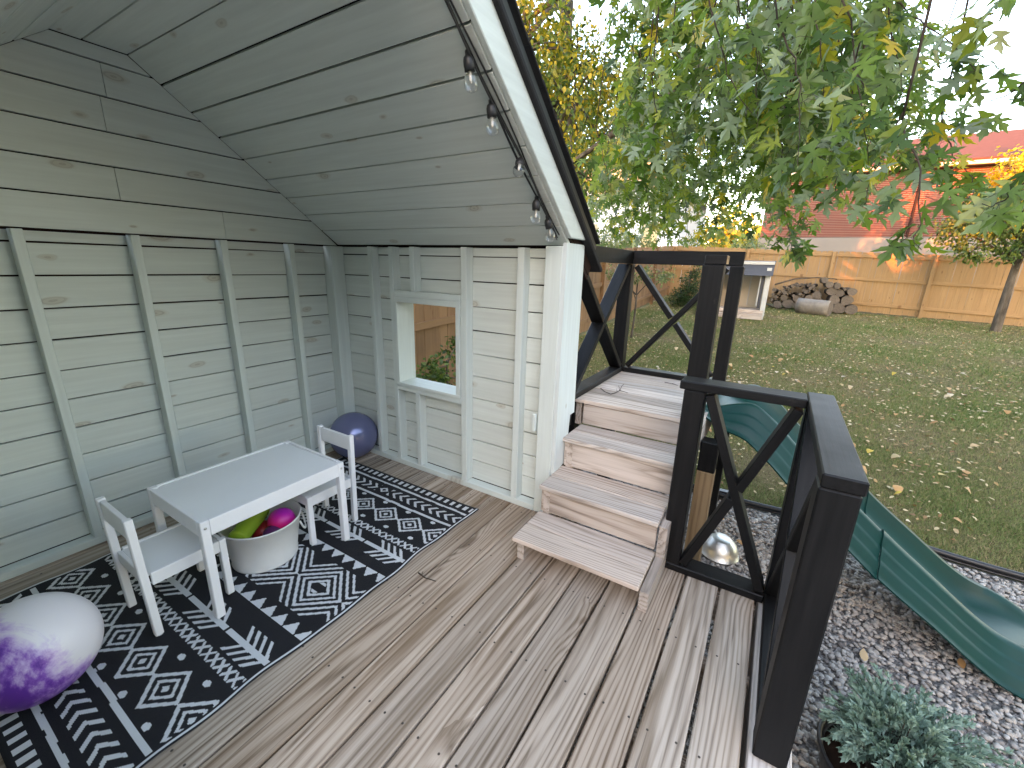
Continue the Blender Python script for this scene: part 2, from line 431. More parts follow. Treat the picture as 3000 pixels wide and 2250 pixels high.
sc_ = g.ramp(at, [(0.0, (0.16, 0.14, 0.13)), (0.25, (0.34, 0.315, 0.295)), (0.5, (0.41, 0.39, 0.37)), (0.75, (0.39, 0.345, 0.30)), (0.92, (0.50, 0.48, 0.455)), (1.0, (0.28, 0.22, 0.18))])
g.bsdf(g.mix(g.math('MULTIPLY', nz, 0.5), sc_, g.mix(1.0, sc_, (0.55, 0.52, 0.5), 'MULTIPLY')), 0.85, spec=0.25); m_stone = g.m
def stones():
    bm = bmesh.new(); bmesh.ops.create_icosphere(bm, subdivisions=1, radius=1.0)
    V = np.array([v.co[:] for v in bm.verts]); F = np.array([[v.index for v in f.verts] for f in bm.faces]); bm.free()
    pos = []
    def area(x0, x1, y0, y1, n, s0, s1):
        pos.append(np.stack([rng.uniform(x0, x1, n), rng.uniform(y0, y1, n), rng.uniform(s0, s1, n)], -1))
    area(-1.1, 1.58, -4.6, -2.98, 12500, 0.008, 0.018)
    area(0.0, 1.58, -2.98, -2.2, 4600, 0.008, 0.018)
    area(-0.2, 1.58, -6.2, -4.6, 4200, 0.011, 0.024)
    area(1.0, 1.58, -2.2, -1.6, 500, 0.012, 0.022)
    P = np.concatenate(pos); n = len(P)
    W = V[None] * rng.uniform(0.72, 1.2, (n, len(V), 1))
    W *= np.stack([P[:, 2]*rng.uniform(0.8, 1.25, n), P[:, 2]*rng.uniform(0.7, 1.0, n), P[:, 2]*rng.uniform(0.45, 0.75, n)], -1)[:, None]
    a = rng.uniform(0, 2*np.pi, n); ca, sa = np.cos(a)[:, None], np.sin(a)[:, None]
    x = W[..., 0]*ca - W[..., 1]*sa; y = W[..., 0]*sa + W[..., 1]*ca
    tl = rng.uniform(-0.5, 0.5, n)[:, None]; z = W[..., 2] + x*np.sin(tl)*0.6
    W = np.stack([x, y, z], -1)
    base = -0.462 + 0.012*np.sin(P[:, 0]*2.1)*np.cos(P[:, 1]*1.7) + P[:, 2]*0.30 + rng.uniform(0, 0.012, n)
    W += np.stack([P[:, 0], P[:, 1], base], -1)[:, None]
    FF = (F[None] + (np.arange(n)*len(V))[:, None, None]).reshape(-1, 3)
    return tri_mesh('gravel', W.reshape(-1, 3), FF, m_stone, np.repeat(rng.uniform(0, 1, n), len(F)))
tag(put('gravel', stones()), 'grey and tan crushed gravel round the slide', 'gravel', kind='stuff')

# ---------------- black edging between gravel and lawn
e = thing('lawn_edging', 'black plastic lawn edging between the gravel and the grass', 'edging', (EDGE_X, -3.5, -0.45))
def strip(y0, y1, n):
    pts = [(EDGE_X + 0.025*math.sin(3.1*y), y, -0.405 + 0.008*math.sin(5*y)) for y in np.linspace(y0, y1, n)]
    return pts
put('edging_tube', join_tubes('edging_tube', [tube_arrays(strip(-8.5, -1.6, 50), 0.020, 8)], m_plasticblack), e)
put('edging_skirt', join_tubes('edging_skirt', [tube_arrays([(x, y, z-0.032) for x, y, z in strip(-8.5, -1.6, 50)], 0.010, 6), tube_arrays([(x, y, z-0.055) for x, y, z in strip(-8.5, -1.6, 50)], 0.010, 6)], m_plasticblack), e)
beam('edging_joint', (EDGE_X+0.0, -2.50, -0.40), (EDGE_X+0.01, -2.66, -0.40), 0.05, 0.05, m_plasticblack, e)

# ================================================================== deck
SP = 0.1445; YS0 = -2.69067
deck = thing('wooden_deck', 'weathered grey board deck running in and in front of the playhouse', 'deck', (-2.0, -1.6, -0.45))
for k in range(-18, 2):
    ya = YS0 - (k-1)*SP; yb = YS0 - k*SP
    gap = 0.012 if k >= 0 else (0.0095 if k >= -3 else 0.007)
    x_end = -0.035 if k >= -4 else -0.02
    dz = U(-0.0015, 0.0015)
    b = box('deck_board', -4.4 + U(0, 0.02), x_end + U(-0.004, 0.004), yb+gap/2, ya-gap/2, -0.036+dz, dz, m_deck, deck, 0.004)
sc = []
for k in range(-18, 2):
    for i in range(11):
        for o_ in (0.035, SP-0.035):
            yc_, xc_ = YS0-k*SP+o_+U(-.006, .006), -0.119-0.405*i+U(-.006, .006)
            th = np.arange(8)*np.pi/4; sc.append((np.stack([xc_+0.0042*np.cos(th), yc_+0.0042*np.sin(th), np.full(8, 0.0021)], -1), [tuple(range(8))]))
tag(put('screws', join_tubes('screws', sc, mat_plain('rusty_screw', (0.05, 0.038, 0.03), 0.6), False), deck), kind='stuff')
for i in range(11):
    xj = -0.10 - 0.405*i
    box('joist', xj-0.038, xj, -2.84, -0.02, -0.18, -0.040, m_deck, deck)
box('rim_board', -4.4, -0.02, -2.962, -2.846, -0.20, -0.006, m_step, deck, 0.004)
box('skirt_board', -0.018, 0.018, -2.95, 0.0, -0.20, -0.045, m_step, deck)
for (xp, yp) in ((-0.09, -2.90), (-2.0, -2.90), (-4.2, -2.90), (-0.09, -0.1), (-4.2, -0.1), (-2.0, -0.1)):
    box('footing', xp-0.044, xp+0.044, yp-0.044, yp+0.044, -0.46, -0.205, m_step, deck)

# ================================================================== playhouse
T = -0.064
ph = thing('playhouse', 'pale green-grey painted wooden playhouse with open front and pitched roof', 'playhouse', (-1.16, -0.9, 0.0))
XC = -1.16; XL = 2*XC
zl = [0.038] + [0.168 + 0.1393*i for i in range(10)]      # siding seams
zl = [0.036, 0.168, 0.308, 0.447, 0.584, 0.722, 0.858, 0.997, 1.136, 1.275, 1.414, 1.462]
def sid_z(i):
    gp = random.choice((0.003, 0.005, 0.006, 0.007, 0.009))
    return zl[i]+gp/2, zl[i+1]-gp/2
# back wall siding: each row butted at one stud
bx = [-1.5165, -1.1375, -0.7495, -0.3605]                 # stud centres on the back wall
for i in range(11):
    j = [-1.1375, -0.7495, -1.5165, -1.1375, -0.7495][i % 5]
    for x0, x1 in ((XL, j-0.001), (j+0.001, -0.005)):
        z0, z1 = sid_z(i); sl = U(-0.0015, 0.0015)
        beam('siding_board', (x0, 0.009+U(-0.0015, 0.0015), (z0+z1)/2+sl), (x1, 0.009+U(-0.0015, 0.0015), (z0+z1)/2-sl), z1-z0, 0.018, m_paint, ph, up=(0, -1, 0), bev=0.0018)
for x in bx + [-1.906]:
    box('stud', x-0.0175, x+0.0175, T, -0.0005, 0.0385, 1.462, m_frame, ph, 0.0025)
box('bottom_plate', XL, -0.1005, T-0.001, -0.001, 0.0005, 0.038, m_frame, ph)
box('corner_post', -0.1, -0.0012, -0.090, -0.001, 0.0005, 1.4625, m_frame, ph, 0.004)
box('corner_post', XL+0.0012, XL+0.1, -0.090, -0.001, 0.0385, 1.4625, m_frame, ph, 0.004)
# outer cladding keeps the gaps dark
box('outer_cladding', XL-0.02, 0.05, 0.021, 0.035, -0.05, 1.50, m_dark, ph, 0)
# end wall
yw0, yw1 = -0.632, -1.157                                   # window opening in the framing
zw0, zw1 = 0.567, 1.182
for i in range(11):
    z0, z1 = sid_z(i); zc = (z0+z1)/2
    segs = [(-0.002, -1.69)]
    if zl[i+1] > zw0 and zl[i] < zw1: segs = [(-0.002, yw0+0.012), (yw1-0.012, -1.69)]
    for y0, y1 in segs:
        lo, hi = z0, z1
        sl = U(-0.002, 0.002)
        beam('siding_board', (0.009+U(-0.001, 0.001), y0, zc+sl), (0.009+U(-0.001, 0.001), y1, zc-sl), z1-z0, 0.018, m_paint, ph, up=(-1, 0, 0), bev=0.0018)
    if len(segs) == 2 and (zl[i] < zw0-0.02):               # board notched under the sill
        box('siding_board', 0.0, 0.018, yw1-0.010, yw0+0.010, z0, min(z1, 0.548), m_paint, ph, 0.0018)
    if len(segs) == 2 and (zl[i+1] > zw1+0.03):
        box('siding_board', 0.0, 0.018, yw1-0.010, yw0+0.010, max(z0, 1.20), z1, m_paint, ph, 0.0018)
def estud(y0, y1, z0, z1): box('stud', T, -0.0005, y1, y0, z0, z1, m_frame, ph, 0.0025)
estud(-0.402, -0.438, 0.0385, 1.462); estud(-0.592, -0.628, 0.0385, 1.462)
estud(-1.162, -1.204, 0.0385, 1.462); estud(-1.532, -1.572, 0.0385, 1.462)
estud(-0.784, -0.818, 0.0385, 0.5485); estud(-0.771, -0.806, 1.201, 1.462)
box('bottom_plate', T-0.001, -0.001, -1.69, -0.0905, 0.0005, 0.038, m_frame, ph)
wf = box('window_head', T-0.001, -0.001, -1.159, -0.6295, 1.165, 1.2005, m_frame, ph, 0.002)
box('window_stop', -0.070, 0.072, -1.158, -0.630, 1.1295, 1.1645, m_frame, wf, 0.002)
ws = box('window_sill', -0.074, 0.082, -1.158, -0.630, 0.585, 0.604, m_frame, ph, 0.002)
box('sill_plate', T-0.001, -0.001, -1.159, -0.6295, 0.549, 0.5845, m_frame, ws, 0.002)
box('window_jamb', -0.071, 0.080, -0.654, -0.6305, 0.6045, 1.129, m_frame, ph, 0.002)
box('window_jamb', -0.071, 0.080, -1.1575, -1.128, 0.6045, 1.129, m_frame, ph, 0.002)
box('gate_latch_block', -0.083, -0.0645, -1.688, -1.665, 0.50, 0.60, m_frame, ph, 0.004)
box('front_stud', T, -0.0005, -1.783, -1.691, 0.0005, 1.470, m_frame, ph, 0.003)
# rough corner board, notched where the railing meets it
mw = Matrix(((0, 1, 0, 0), (0, 0, -1, -1.794), (-1, 0, 0, 0), (0, 0, 0, 1)))
mw = Matrix(((0, 1, 0, 0), (0, 0, 1, -1.7945), (1, 0, 0, 0), (0, 0, 0, 1)))
prism('corner_board', [(0.26, -0.058), (1.484, -0.062), (1.484, 0.152), (1.2, 0.157), (0.9, 0.16), (0.566, 0.170), (0.566, 0.114), (0.40, 0.10), (0.29, 0.078)], 0.021, m_rough, ph, mw)
# cladding round the window
for y0, y1, z0, z1 in ((-0.63, 0.035, -0.05, 1.50), (-1.78, -1.159, -0.05, 1.50), (-1.159, -0.63, -0.05, 0.584), (-1.159, -0.63, 1.166, 1.50)):
    box('outer_cladding', 0.021, 0.034, y0+0.001, y1-0.001, z0, z1, m_dark, ph, 0)
# far end wall, out of the picture
for i in range(11):
    z0, z1 = sid_z(i)
    box('siding_board', XL-0.018, XL, -1.78, -0.002, z0, z1, m_paint, ph, 0.0018)
box('outer_cladding', XL-0.036, XL-0.021, -1.78, 0.035, -0.05, 1.50, m_dark, ph, 0)
box('front_stud', XL+0.0005, XL+0.064, -1.783, -1.691, 0.0005, 1.470, m_frame, ph, 0.003)
for i in range(11):
    z0, z1 = sid_z(i); box('siding_board', XL+0.001, XL+0.30, -1.803, -1.785, z0, z1, m_paint, ph, 0.0018)  # unseen front panel, added to darken the left of the back wall

# gable boards
SLO = 0.743
def roof_x(z): return -0.139 - (z-1.556)/SLO
gz = [1.465, 1.609, 1.749, 1.890, 2.030, 2.163, 2.226]
joints = [[-0.737], [-1.165], [], [-1.164], [-1.14], []]
for i in range(6):
    z0, z1 = gz[i]+0.0032, gz[i+1]-0.0032
    cuts = [None] + joints[i] + [None]
    edges = sorted(joints[i])
    bounds = [('L', None)] + [('J', e) for e in edges] + [('Rr', None)]
    for (ta, ea), (tb, eb) in zip(bounds, bounds[1:]):
        xa0 = 2*XC-roof_x(z0)-0.0 if ta == 'L' else ea+0.0008
        xa1 = 2*XC-roof_x(z1) if ta == 'L' else ea+0.0008
        xb0 = roof_x(z0) if tb == 'Rr' else eb-0.0008
        xb1 = roof_x(z1) if tb == 'Rr' else eb-0.0008
        if i == 0:
            xb0 = min(xb0, -0.03); xa0 = max(xa0, 2*XC+0.03)
        xm = (xa0+xb0)/2; zm = (z0+z1)/2
        mw = Matrix(((1, 0, 0, xm), (0, 0, -1, T+0.0075+U(-0.001, 0.001)), (0, 1, 0, zm), (0, 0, 0, 1)))
        prism('gable_board', [(xa0-xm, z0-zm), (xb0-xm, z0-zm), (xb1-xm, z1-zm), (xa1-xm, z1-zm)], 0.018, m_paint, ph, mw, bev=0.0012)
mw = Matrix(((1, 0, 0, XC), (0, 0, -1, -0.03), (0, 1, 0, 1.845), (0, 0, 0, 1)))
prism('gable_backing', [(-1.16, -0.38), (1.16, -0.38), (1.16, -0.34), (0.13, 0.41), (-0.13, 0.41), (-1.16, -0.34)], 0.01, m_dark, ph, mw)
# roof boards
nR = Vector((SLO, 0, 1)).normalized(); sR = Vector((-1, 0, SLO)).normalized()
yb0, yb1 = T-0.003, -1.799
for side in (0, 1):
    for i in range(9):
        x0 = -0.026 - 0.1126*i; gp = [0.005, 0.005, 0.004, 0.006, 0.003, 0.010, 0.007, 0.009, 0.008][i]
        p0 = Vector((x0, 0, 1.556 - SLO*(x0+0.139)))
        cpt = p0 + sR*0.0702 + nR*(0.009 + U(-0.001, 0.0012))
        w = 0.1404 - gp; sk = U(-0.0012, 0.0012)
        n = nR.copy(); c = cpt.copy()
        if side: c.x = 2*XC - c.x; n.x = -n.x
        beam('roof_board', (c.x+sk, yb0, c.z), (c.x-sk, yb1, c.z), w, 0.018, m_paint, ph, up=n, bev=0.0016)
    n = nR.copy()
    cpt = Vector((0.22, 0, 1.556 - SLO*(0.22+0.139))) + nR*0.035
    top = Vector((XC, 0, 1.556 - SLO*(XC+0.139))) + nR*0.035
    a, b2 = (cpt+top)/2, (top-cpt).length
    if side: a.x = 2*XC - a.x; n.x = -n.x
    sgn = -1 if side else 1
    beam('roof_deck', (a.x, 0.10, a.z), (a.x, -1.797, a.z), b2, 0.022, m_dark, ph, up=n, bev=0)
    a2 = a + n*0.085
    beam('rafter_fill', (a.x+n.x*0.045, 0.10, a.z+n.z*0.045), (a.x+n.x*0.045, -1.797, a.z+n.z*0.045), b2, 0.055, m_dark, ph, up=n, bev=0)
    beam('roof_shingles', (a2.x, 0.14, a2.z), (a2.x, -1.845, a2.z), b2+0.10, 0.022, m_shingle, ph, up=n, bev=0.004)
zc_ = 2.226
for x0, x1 in ((-1.182, -1.036), (-1.284, -1.187)):
    box('ceiling_board', x0, x1, yb1, yb0, zc_, zc_+0.018, m_paint, ph, 0.0016)
box('ceiling_backing', -1.29, -1.03, yb1, yb0, zc_+0.022, zc_+0.032, m_dark, ph, 0)
# rake board on the open front, both slopes: level cut foot
def rake(side):
    lo = lambda x: 1.453 - SLO*x + 0.0
    hi = lambda x: lo(x) + 0.182
    pts = [(-0.06, 1.5055), ((1.453+0.182-1.5055)/SLO, 1.5055), (XC, hi(XC)), (XC, lo(XC))]
    cx = -0.5
    P = [((x-cx), z-1.9) for x, z in pts]
    if side: P = [(-x, z) for x, z in P]
    mw = Matrix(((1, 0, 0, cx if not side else 2*XC-cx), (0, 0, -1, -1.812), (0, 1, 0, 1.9), (0, 0, 0, 1)))
    # turn the local X along the slope so that the grain follows the board
    return prism('rake_board', P, 0.023, m_frame, ph, mw, bev=0.003)
rake(0); rake(1)
for side in (0, 1):
    off = nR*(0.150); 
    a = Vector((0.235, -1.829, 1.453 - SLO*0.235 + 0.190)); b = Vector((XC, -1.829, 1.453 - SLO*XC + 0.190))
    n = nR.copy()
    if side:
        a.x = 2*XC-a.x; b.x = 2*XC-b.x; n.x = -n.x
    beam('drip_edge', a, b, 0.012, 0.034, m_drip, ph, up=n, bev=0.002)
    a2, b2 = a+n*0.034+Vector((0, -0.006, 0)), b+n*0.034+Vector((0, -0.006, 0))
    # shingle courses showing at the edge
    L = (b2-a2).length; d = (b2-a2).normalized(); k = 0; s = 0.0
    while s < L:
        e2 = min(L, s+0.143)
        beam('shingle_course', a2+d*s, a2+d*(e2+0.02)+n*0.004, 0.030, 0.009, m_shingle, ph, up=n, bev=0.002); s = e2

# ================================================================== steps
st = thing('wooden_steps', 'four pale weathered wooden steps rising beside the playhouse wall', 'steps', (-0.1, -2.1, 0))
Y0, Y1 = -1.803, -2.410
def tread(x0, x1, z, n, t=0.024):
    w = (x1-x0)/n
    for i in range(n):
        sk = U(-0.002, 0.002)
        beam('tread_board', (x0+w*(i+0.5)+sk, Y0, z-t/2), (x0+w*(i+0.5)-sk, Y1, z-t/2), w-0.003, t, m_step, st, up=(0, 0, 1), bev=0.004)
tread(-0.486, -0.208, 0.121, 2); tread(-0.228, 0.052, 0.279, 2); tread(0.032, 0.296, 0.456, 2)
for x, z0, z1 in ((-0.197, 0.123, 0.2535), (0.063, 0.281, 0.4305), (0.306, 0.458, 0.584)):
    box('riser_board', x-0.010, x+0.010, Y1+0.006, Y0-0.006, z0, z1, m_step, st, 0.004)
for ya, yb in ((-1.862, -1.822), (-2.426, -2.386)):
    mw = Matrix(((1, 0, 0, 0), (0, 0, -1, (ya+yb)/2), (0, 1, 0, 0), (0, 0, 0, 1)))
    if ya < -2.0: yb2 = -2.4125; mw = Matrix(((1, 0, 0, 0), (0, 0, -1, -2.4315), (0, 1, 0, 0), (0, 0, 0, 1)))
    prism('stringer', [(-0.468, 0.001), (-0.06, 0.001), (0.31, 0.25), (0.31, 0.43), (0.052, 0.4305), (0.052, 0.2535), (-0.208, 0.2535), (-0.208, 0.0955), (-0.468, 0.0955)], 0.038, m_step, st, mw, bev=0.002)

# ================================================================== landing
ld = thing('slide_landing', 'raised pale board landing at the top of the steps', 'landing', (0.72, -2.1, -0.45))
LZ = 0.612
for i in range(6):
    x0 = 0.290 + 0.1425*i
    box('landing_board', x0+0.0012, x0+0.1412, -2.47, -1.74, LZ-0.025, LZ+U(-0.001, 0.001), m_step, ld, 0.003)
box('rim_joist', 0.318, 1.20, -2.472, -2.434, 0.44, 0.585, m_step, ld); box('rim_joist', 0.318, 1.20, -1.79, -1.752, 0.44, 0.585, m_step, ld)
box('rim_joist', 1.165, 1.203, -2.43, -1.79, 0.44, 0.585, m_step, ld)
box('support_post', 0.32, 0.409, -2.564, -2.476, -0.46, 0.33, m_newpost, ld, 0.004)
box('support_post', 0.3205, 0.4085, -2.5635, -2.4765, 0.332, 0.50, m_black, ld, 0.004)
box('support_post', 1.10, 1.19, -2.564, -2.476, -0.46, 0.585, m_black, ld, 0.004)
box('support_post', 1.10, 1.19, -1.748, -1.66, -0.46, 0.585, m_black, ld, 0.004)
box('support_post', 0.32, 0.409, -1.748, -1.66, -0.46, 0.585, m_black, ld, 0.004)

def xbrace(parent, p00, p10, p01, p11, depth, nvec, w=0.036):
    """two crossing bars in the panel p00 (low,start) p10 (low,end) p01 p11 (high)"""
    n = Vector(nvec)
    a, b = Vector(p00), Vector(p11); c, d = Vector(p10), Vector(p01)
    beam('brace', a, b, w, depth, m_black, parent, up=n, bev=0.003)
    mid = (c+d)/2; dr = (d-c).normalized(); s = 0.026
    beam('brace', c, mid-dr*s, w, depth, m_black, parent, up=n, bev=0.003)
    beam('brace', mid+dr*s, d, w, depth, m_black, parent, up=n, bev=0.003)

# railing on two sides of the landing
lr = thing('landing_railing', 'tall black X-braced railing round the slide landing', 'railing', (0.7, -1.75, LZ))
yF = -1.773
box('top_rail', 0.13, 1.168, yF, yF+0.038, 1.404, 1.494, m_black, lr)              # left run
box('bottom_rail', 0.245, 1.128, yF, yF+0.089, LZ+0.002, LZ+0.038, m_black, lr)
box('post', 0.13, 0.219, yF+0.001, yF+0.088, 0.464, 1.403, m_black, lr, 0.004)
box('post', 1.118, 1.205, yF+0.0005, yF+0.09, LZ+0.001, 1.403, m_black, lr, 0.004)
xbrace(lr, (0.245, yF+0.045, LZ+0.05), (1.10, yF+0.045, LZ+0.05), (0.235, yF+0.045, 1.39), (1.09, yF+0.045, 1.39), 0.086, (0, 1, 0))
xB = 1.130
box('top_rail', xB-0.0, xB+0.038, -2.475, yF-0.001, 1.405, 1.495, m_black, lr)
box('bottom_rail', xB, xB+0.089, -2.40, yF-0.002, LZ+0.002, LZ+0.037, m_black, lr)
box('post', xB+0.001, xB+0.088, -2.482, -2.402, LZ+0.001, 1.404, m_black, lr, 0.004)
xbrace(lr, (xB+0.04, -1.80, LZ+0.05), (xB+0.04, -2.385, LZ+0.05), (xB+0.04, -1.80, 1.39), (xB+0.04, -2.385, 1.39), 0.070, (1, 0, 0))
sp = thing('step_post', 'thick black square post with a pale end-grain block at the top of the steps', 'post', (0.34, -2.41, LZ))
box('post_shaft', 0.30, 0.392, -2.456, -2.360, LZ+0.001, 1.4045, m_black, sp, 0.004)
cb = box('cap_block', 0.30, 0.389, -2.463, -2.367, 1.405, 1.449, m_black, sp, 0.003, along='y')
box('end_grain', 0.303, 0.386, -2.4655, -2.4632, 1.408, 1.446, m_newpost, cb, 0)

# railing at the end and front of the deck
dr_ = thing('deck_railing', 'low black X-braced railing at the front corner of the deck', 'railing', (-0.4, -2.8, 0))
xa, xb_ = -0.138, -0.040
box('top_rail', xa, xb_+0.01, -2.858, -2.404, 0.8875, 0.924, m_black, dr_, 0.004)
box('bottom_rail', xa, xb_, -2.8595, -2.432, 0.001, 0.037, m_black, dr_, 0.004)
box('post', xa+0.002, xa+0.09, -2.508, -2.424, 0.0375, 0.887, m_black, dr_, 0.004)
xm = xa+0.045
xbrace(dr_, (xm, -2.838, 0.05), (xm, -2.525, 0.05), (xm, -2.838, 0.875), (xm, -2.525, 0.875), 0.080, (1, 0, 0))
box('top_rail', -0.837, 0.002, -2.949, -2.860, 0.8872, 0.9245, m_black, dr_, 0.004)
box('bottom_rail', -0.748, -0.004, -2.949, -2.861, 0.001, 0.037, m_black, dr_, 0.004)
box('post', -0.836, -0.750, -2.944, -2.858, 0.0, 0.8868, m_black, dr_, 0.005)
box('post', -0.088, -0.002, -2.946, -2.862, 0.0375, 0.8868, m_black, dr_, 0.004)
ym = -2.904
xbrace(dr_, (-0.74, ym, 0.05), (-0.10, ym, 0.05), (-0.74, ym, 0.875), (-0.10, ym, 0.875), 0.080, (0, 1, 0))

# ================================================================== slide
sl = thing('playground_slide', 'dark green plastic wave slide running down from the landing to the gravel', 'slide', (0.8, -3.4, -0.45))
py = [-2.44, -2.49, -2.53, -2.59, -2.66, -2.705, -2.755, -2.815, -2.92, -3.08, -3.25, -3.34, -3.41, -3.58, -3.74, -3.845, -3.93, -4.02, -4.10, -4.17]
pz = [0.630, 0.632, 0.637, 0.664, 0.684, 0.676, 0.636, 0.590, 0.487, 0.352, 0.210, 0.134, 0.074, -0.055, -0.180, -0.245, -0.268, -0.300, -0.345, -0.390]
dep = [0.12, 0.15, 0.25, 0.5, 0.8, 0.95, 1.0, 1.0, 1.0, 1.0, 1.0, 1.0, 1.0, 1.0, 0.95, 0.85, 0.72, 0.6, 0.45, 0.3]
fl = [0.1, 0.25, 0.45, 0.7, 0.9, 1.0, 1.05, 1.05, 1.05, 1.1, 1.1, 1.1, 1.05, 0.95, 0.9, 0.9, 0.9, 0.85, 0.6, 0.35]
half = [(-0.378, -0.176, 1), (-0.362, -0.170, 1), (-0.350, -0.156, 1), (-0.335, -0.122, 1), (-0.322, -0.112, 1), (-0.310, -0.106, 1), (-0.297, -0.072, 1), (-0.284, -0.062, 1), (-0.272, -0.055, 1), (-0.260, -0.014, 1), (-0.240, 0.0, 0), (-0.222, -0.004, 0), (-0.205, -0.045, 0), (-0.185, -0.100, 0), (-0.13, -0.128, 0), (0.0, -0.135, 0)]
sec = half + [(-x, z, f) for x, z, f in half[-2::-1]]
def slide_part(name, i0, i1, dz=0.0, grow=0.0):
    bm = bmesh.new(); rings = []
    yy = np.linspace(py[i0], py[i1], (i1-i0)*4+1)
    if yy[0] < yy[-1]: yy = yy[::-1]
    P = np.array(py)[::-1]
    zi = lambda y, A: np.interp(y, P, np.array(A)[::-1])
    zs = np.array([zi(y, pz) for y in yy]); ker = np.array([1, 2, 3, 2, 1])/9.0
    zp = np.pad(zs, 2, mode='reflect', reflect_type='odd'); zs = np.convolve(zp, ker, 'valid')
    for y, z in zip(yy, zs):
        dd, ff = zi(y, dep), zi(y, fl)
        rings.append([bm.verts.new((0.82 + x*(0.985+grow), y, z + dz + h*(ff if f else dd))) for x, h, f in sec])
    for A, B in zip(rings, rings[1:]):
        for i in range(len(sec)-1): bm.faces.new((A[i], A[i+1], B[i+1], B[i]))
    bmesh.ops.recalc_face_normals(bm, faces=bm.faces)
    bmesh.ops.solidify(bm, geom=list(bm.faces), thickness=0.008)
    me = bm_to_mesh(bm, name, m_slide, True); me.set_sharp_from_angle(angle=R(50))
    return put(name, me, sl)
slide_part('upper_section', 0, 11); slide_part('lower_section', 11, len(py)-1, 0.0015, 0.005)

# ================================================================== string lights under the front of the roof
sg = thing('string_lights', 'black cable string lights with clear bulbs under the front roof edge', 'string lights', (-0.5, -1.75, 1.8))
def slope_pt(x, y, drop): return (x, y, 1.453 - SLO*x - drop)
cables = []
for k, (yy, dd) in enumerate(((-1.757, 0.008), (-1.768, 0.012), (-1.778, 0.007), (-1.764, 0.02), (-1.772, 0.022))):
    pts = []
    for x in np.linspace(-1.02, -0.10, 40):
        sag = 0.010*abs(math.sin(5.2*x+k*1.3))*(1 if k in (0, 3, 4) else 0.4)
        pts.append(slope_pt(x, yy+0.006*math.sin(9*x+k*2), dd+sag))
    cables.append(tube_arrays(pts, 0.0030, 6))
put('cable', join_tubes('cable', cables, m_cable), sg)
m_sock = lathe_mesh('socket', [(0.0, 0.0), (0.007, 0.0), (0.009, -0.004), (0.009, -0.014), (0.015, -0.020), (0.0175, -0.030), (0.0175, -0.045), (0.0165, -0.047), (0.0165, -0.058), (0.0, -0.058)], m_cable, 20)
m_bulb = lathe_mesh('bulb', [(0.012, -0.056), (0.013, -0.064), (0.019, -0.074), (0.0225, -0.087), (0.0215, -0.101), (0.016, -0.111), (0.008, -0.1155), (0.0, -0.1165)], m_glass, 24)
m_fil = lathe_mesh('filament', [(0.0, -0.058), (0.005, -0.058), (0.0042, -0.076), (0.0030, -0.090), (0.0, -0.092)], m_filament, 8)
for (tp, bt) in (((-0.767, -1.752, 2.016), (-0.76, -1.765, 1.90)), ((-0.636, -1.752, 1.920), (-0.645, -1.770, 1.80)), ((-0.437, -1.756, 1.775), (-0.520, -1.80, 1.702)), ((-0.285, -1.752, 1.660), (-0.31, -1.765, 1.55)), ((-0.196, -1.76, 1.594), (-0.170, -1.775, 1.48))):
    tp = Vector(tp); dz_ = (tp-Vector(bt)).normalized()
    mw = frame(dz_.orthogonal(), dz_, tp)
    so = put('socket', m_sock, sg, mw)
    put('bulb', m_bulb, so, mw); put('filament', m_fil, so, mw)

# ================================================================== rug
g = NG('black_woven_rug'); v = g.n('ShaderNodeTexCoord').outputs['Object']
wv = g.n('ShaderNodeTexWave', {'Vector': v, 'Scale': 190.0, 'Distortion': 0.6}, wave_type='BANDS', bands_direction='Y').outputs['Fac']
g.bsdf(g.mix(wv, (0.010, 0.010, 0.013), (0.020, 0.020, 0.024)), 0.75, bump=wv, bstr=0.4, bdist=0.001, spec=0.25); m_rug = g.m
g = NG('white_woven_rug'); v = g.n('ShaderNodeTexCoord').outputs['Object']
wv = g.n('ShaderNodeTexWave', {'Vector': v, 'Scale': 190.0, 'Distortion': 0.6}, wave_type='BANDS', bands_direction='Y').outputs['Fac']
g.bsdf(g.mix(wv, (0.52, 0.54, 0.57), (0.72, 0.73, 0.75)), 0.8, bump=wv, bstr=0.4, bdist=0.001, spec=0.2); m_rugw = g.m
RX0, RX1, RY0, RY1 = -2.005, -0.237, -1.420, -0.213
RXC = (RX0+RX1)/2
rug = thing('outdoor_rug', 'black and white tribal patterned outdoor rug on the playhouse floor', 'rug', (RXC, (RY0+RY1)/2, 0.002))
def rug_z(x, y):
    edge = np.clip((np.minimum(np.abs(y-RY0), np.abs(y-RY1)) )/0.1, 0, 1)
    return 0.0055 + 0.0016*np.sin(x*11+y*4)*np.sin(y*9-x*3) + (1-edge)*0.003*(np.sin(x*24)+0.6)
def rug_edge(x): return 0.006*np.sin(x*7.0)+0.004*np.sin(x*17.0+1)
nxr, nyr = 110, 70
X = np.linspace(RX0, RX1, nxr); Y = np.linspace(RY0, RY1, nyr)
XX, YY = np.meshgrid(X, Y, indexing='ij')
bulge = rug_edge(XX)*np.clip((RY0+0.25-YY)/0.25, 0, 1)
top = np.stack([XX, YY+bulge, rug_z(XX, YY)], -1).reshape(-1, 3)
q = (np.arange(nxr-1)[:, None]*nyr + np.arange(nyr-1)[None]).ravel()
F = np.concatenate([np.stack([q, q+nyr, q+nyr+1], -1), np.stack([q, q+nyr+1, q+1], -1)])
bot = top.copy(); bot[:, 2] -= 0.0035
border = [i*nyr for i in range(nxr)] + [(nxr-1)*nyr+j for j in range(1, nyr)] + [i*nyr+nyr-1 for i in range(nxr-2, -1, -1)] + [j for j in range(nyr-2, 0, -1)]
nb = len(top); sides = []
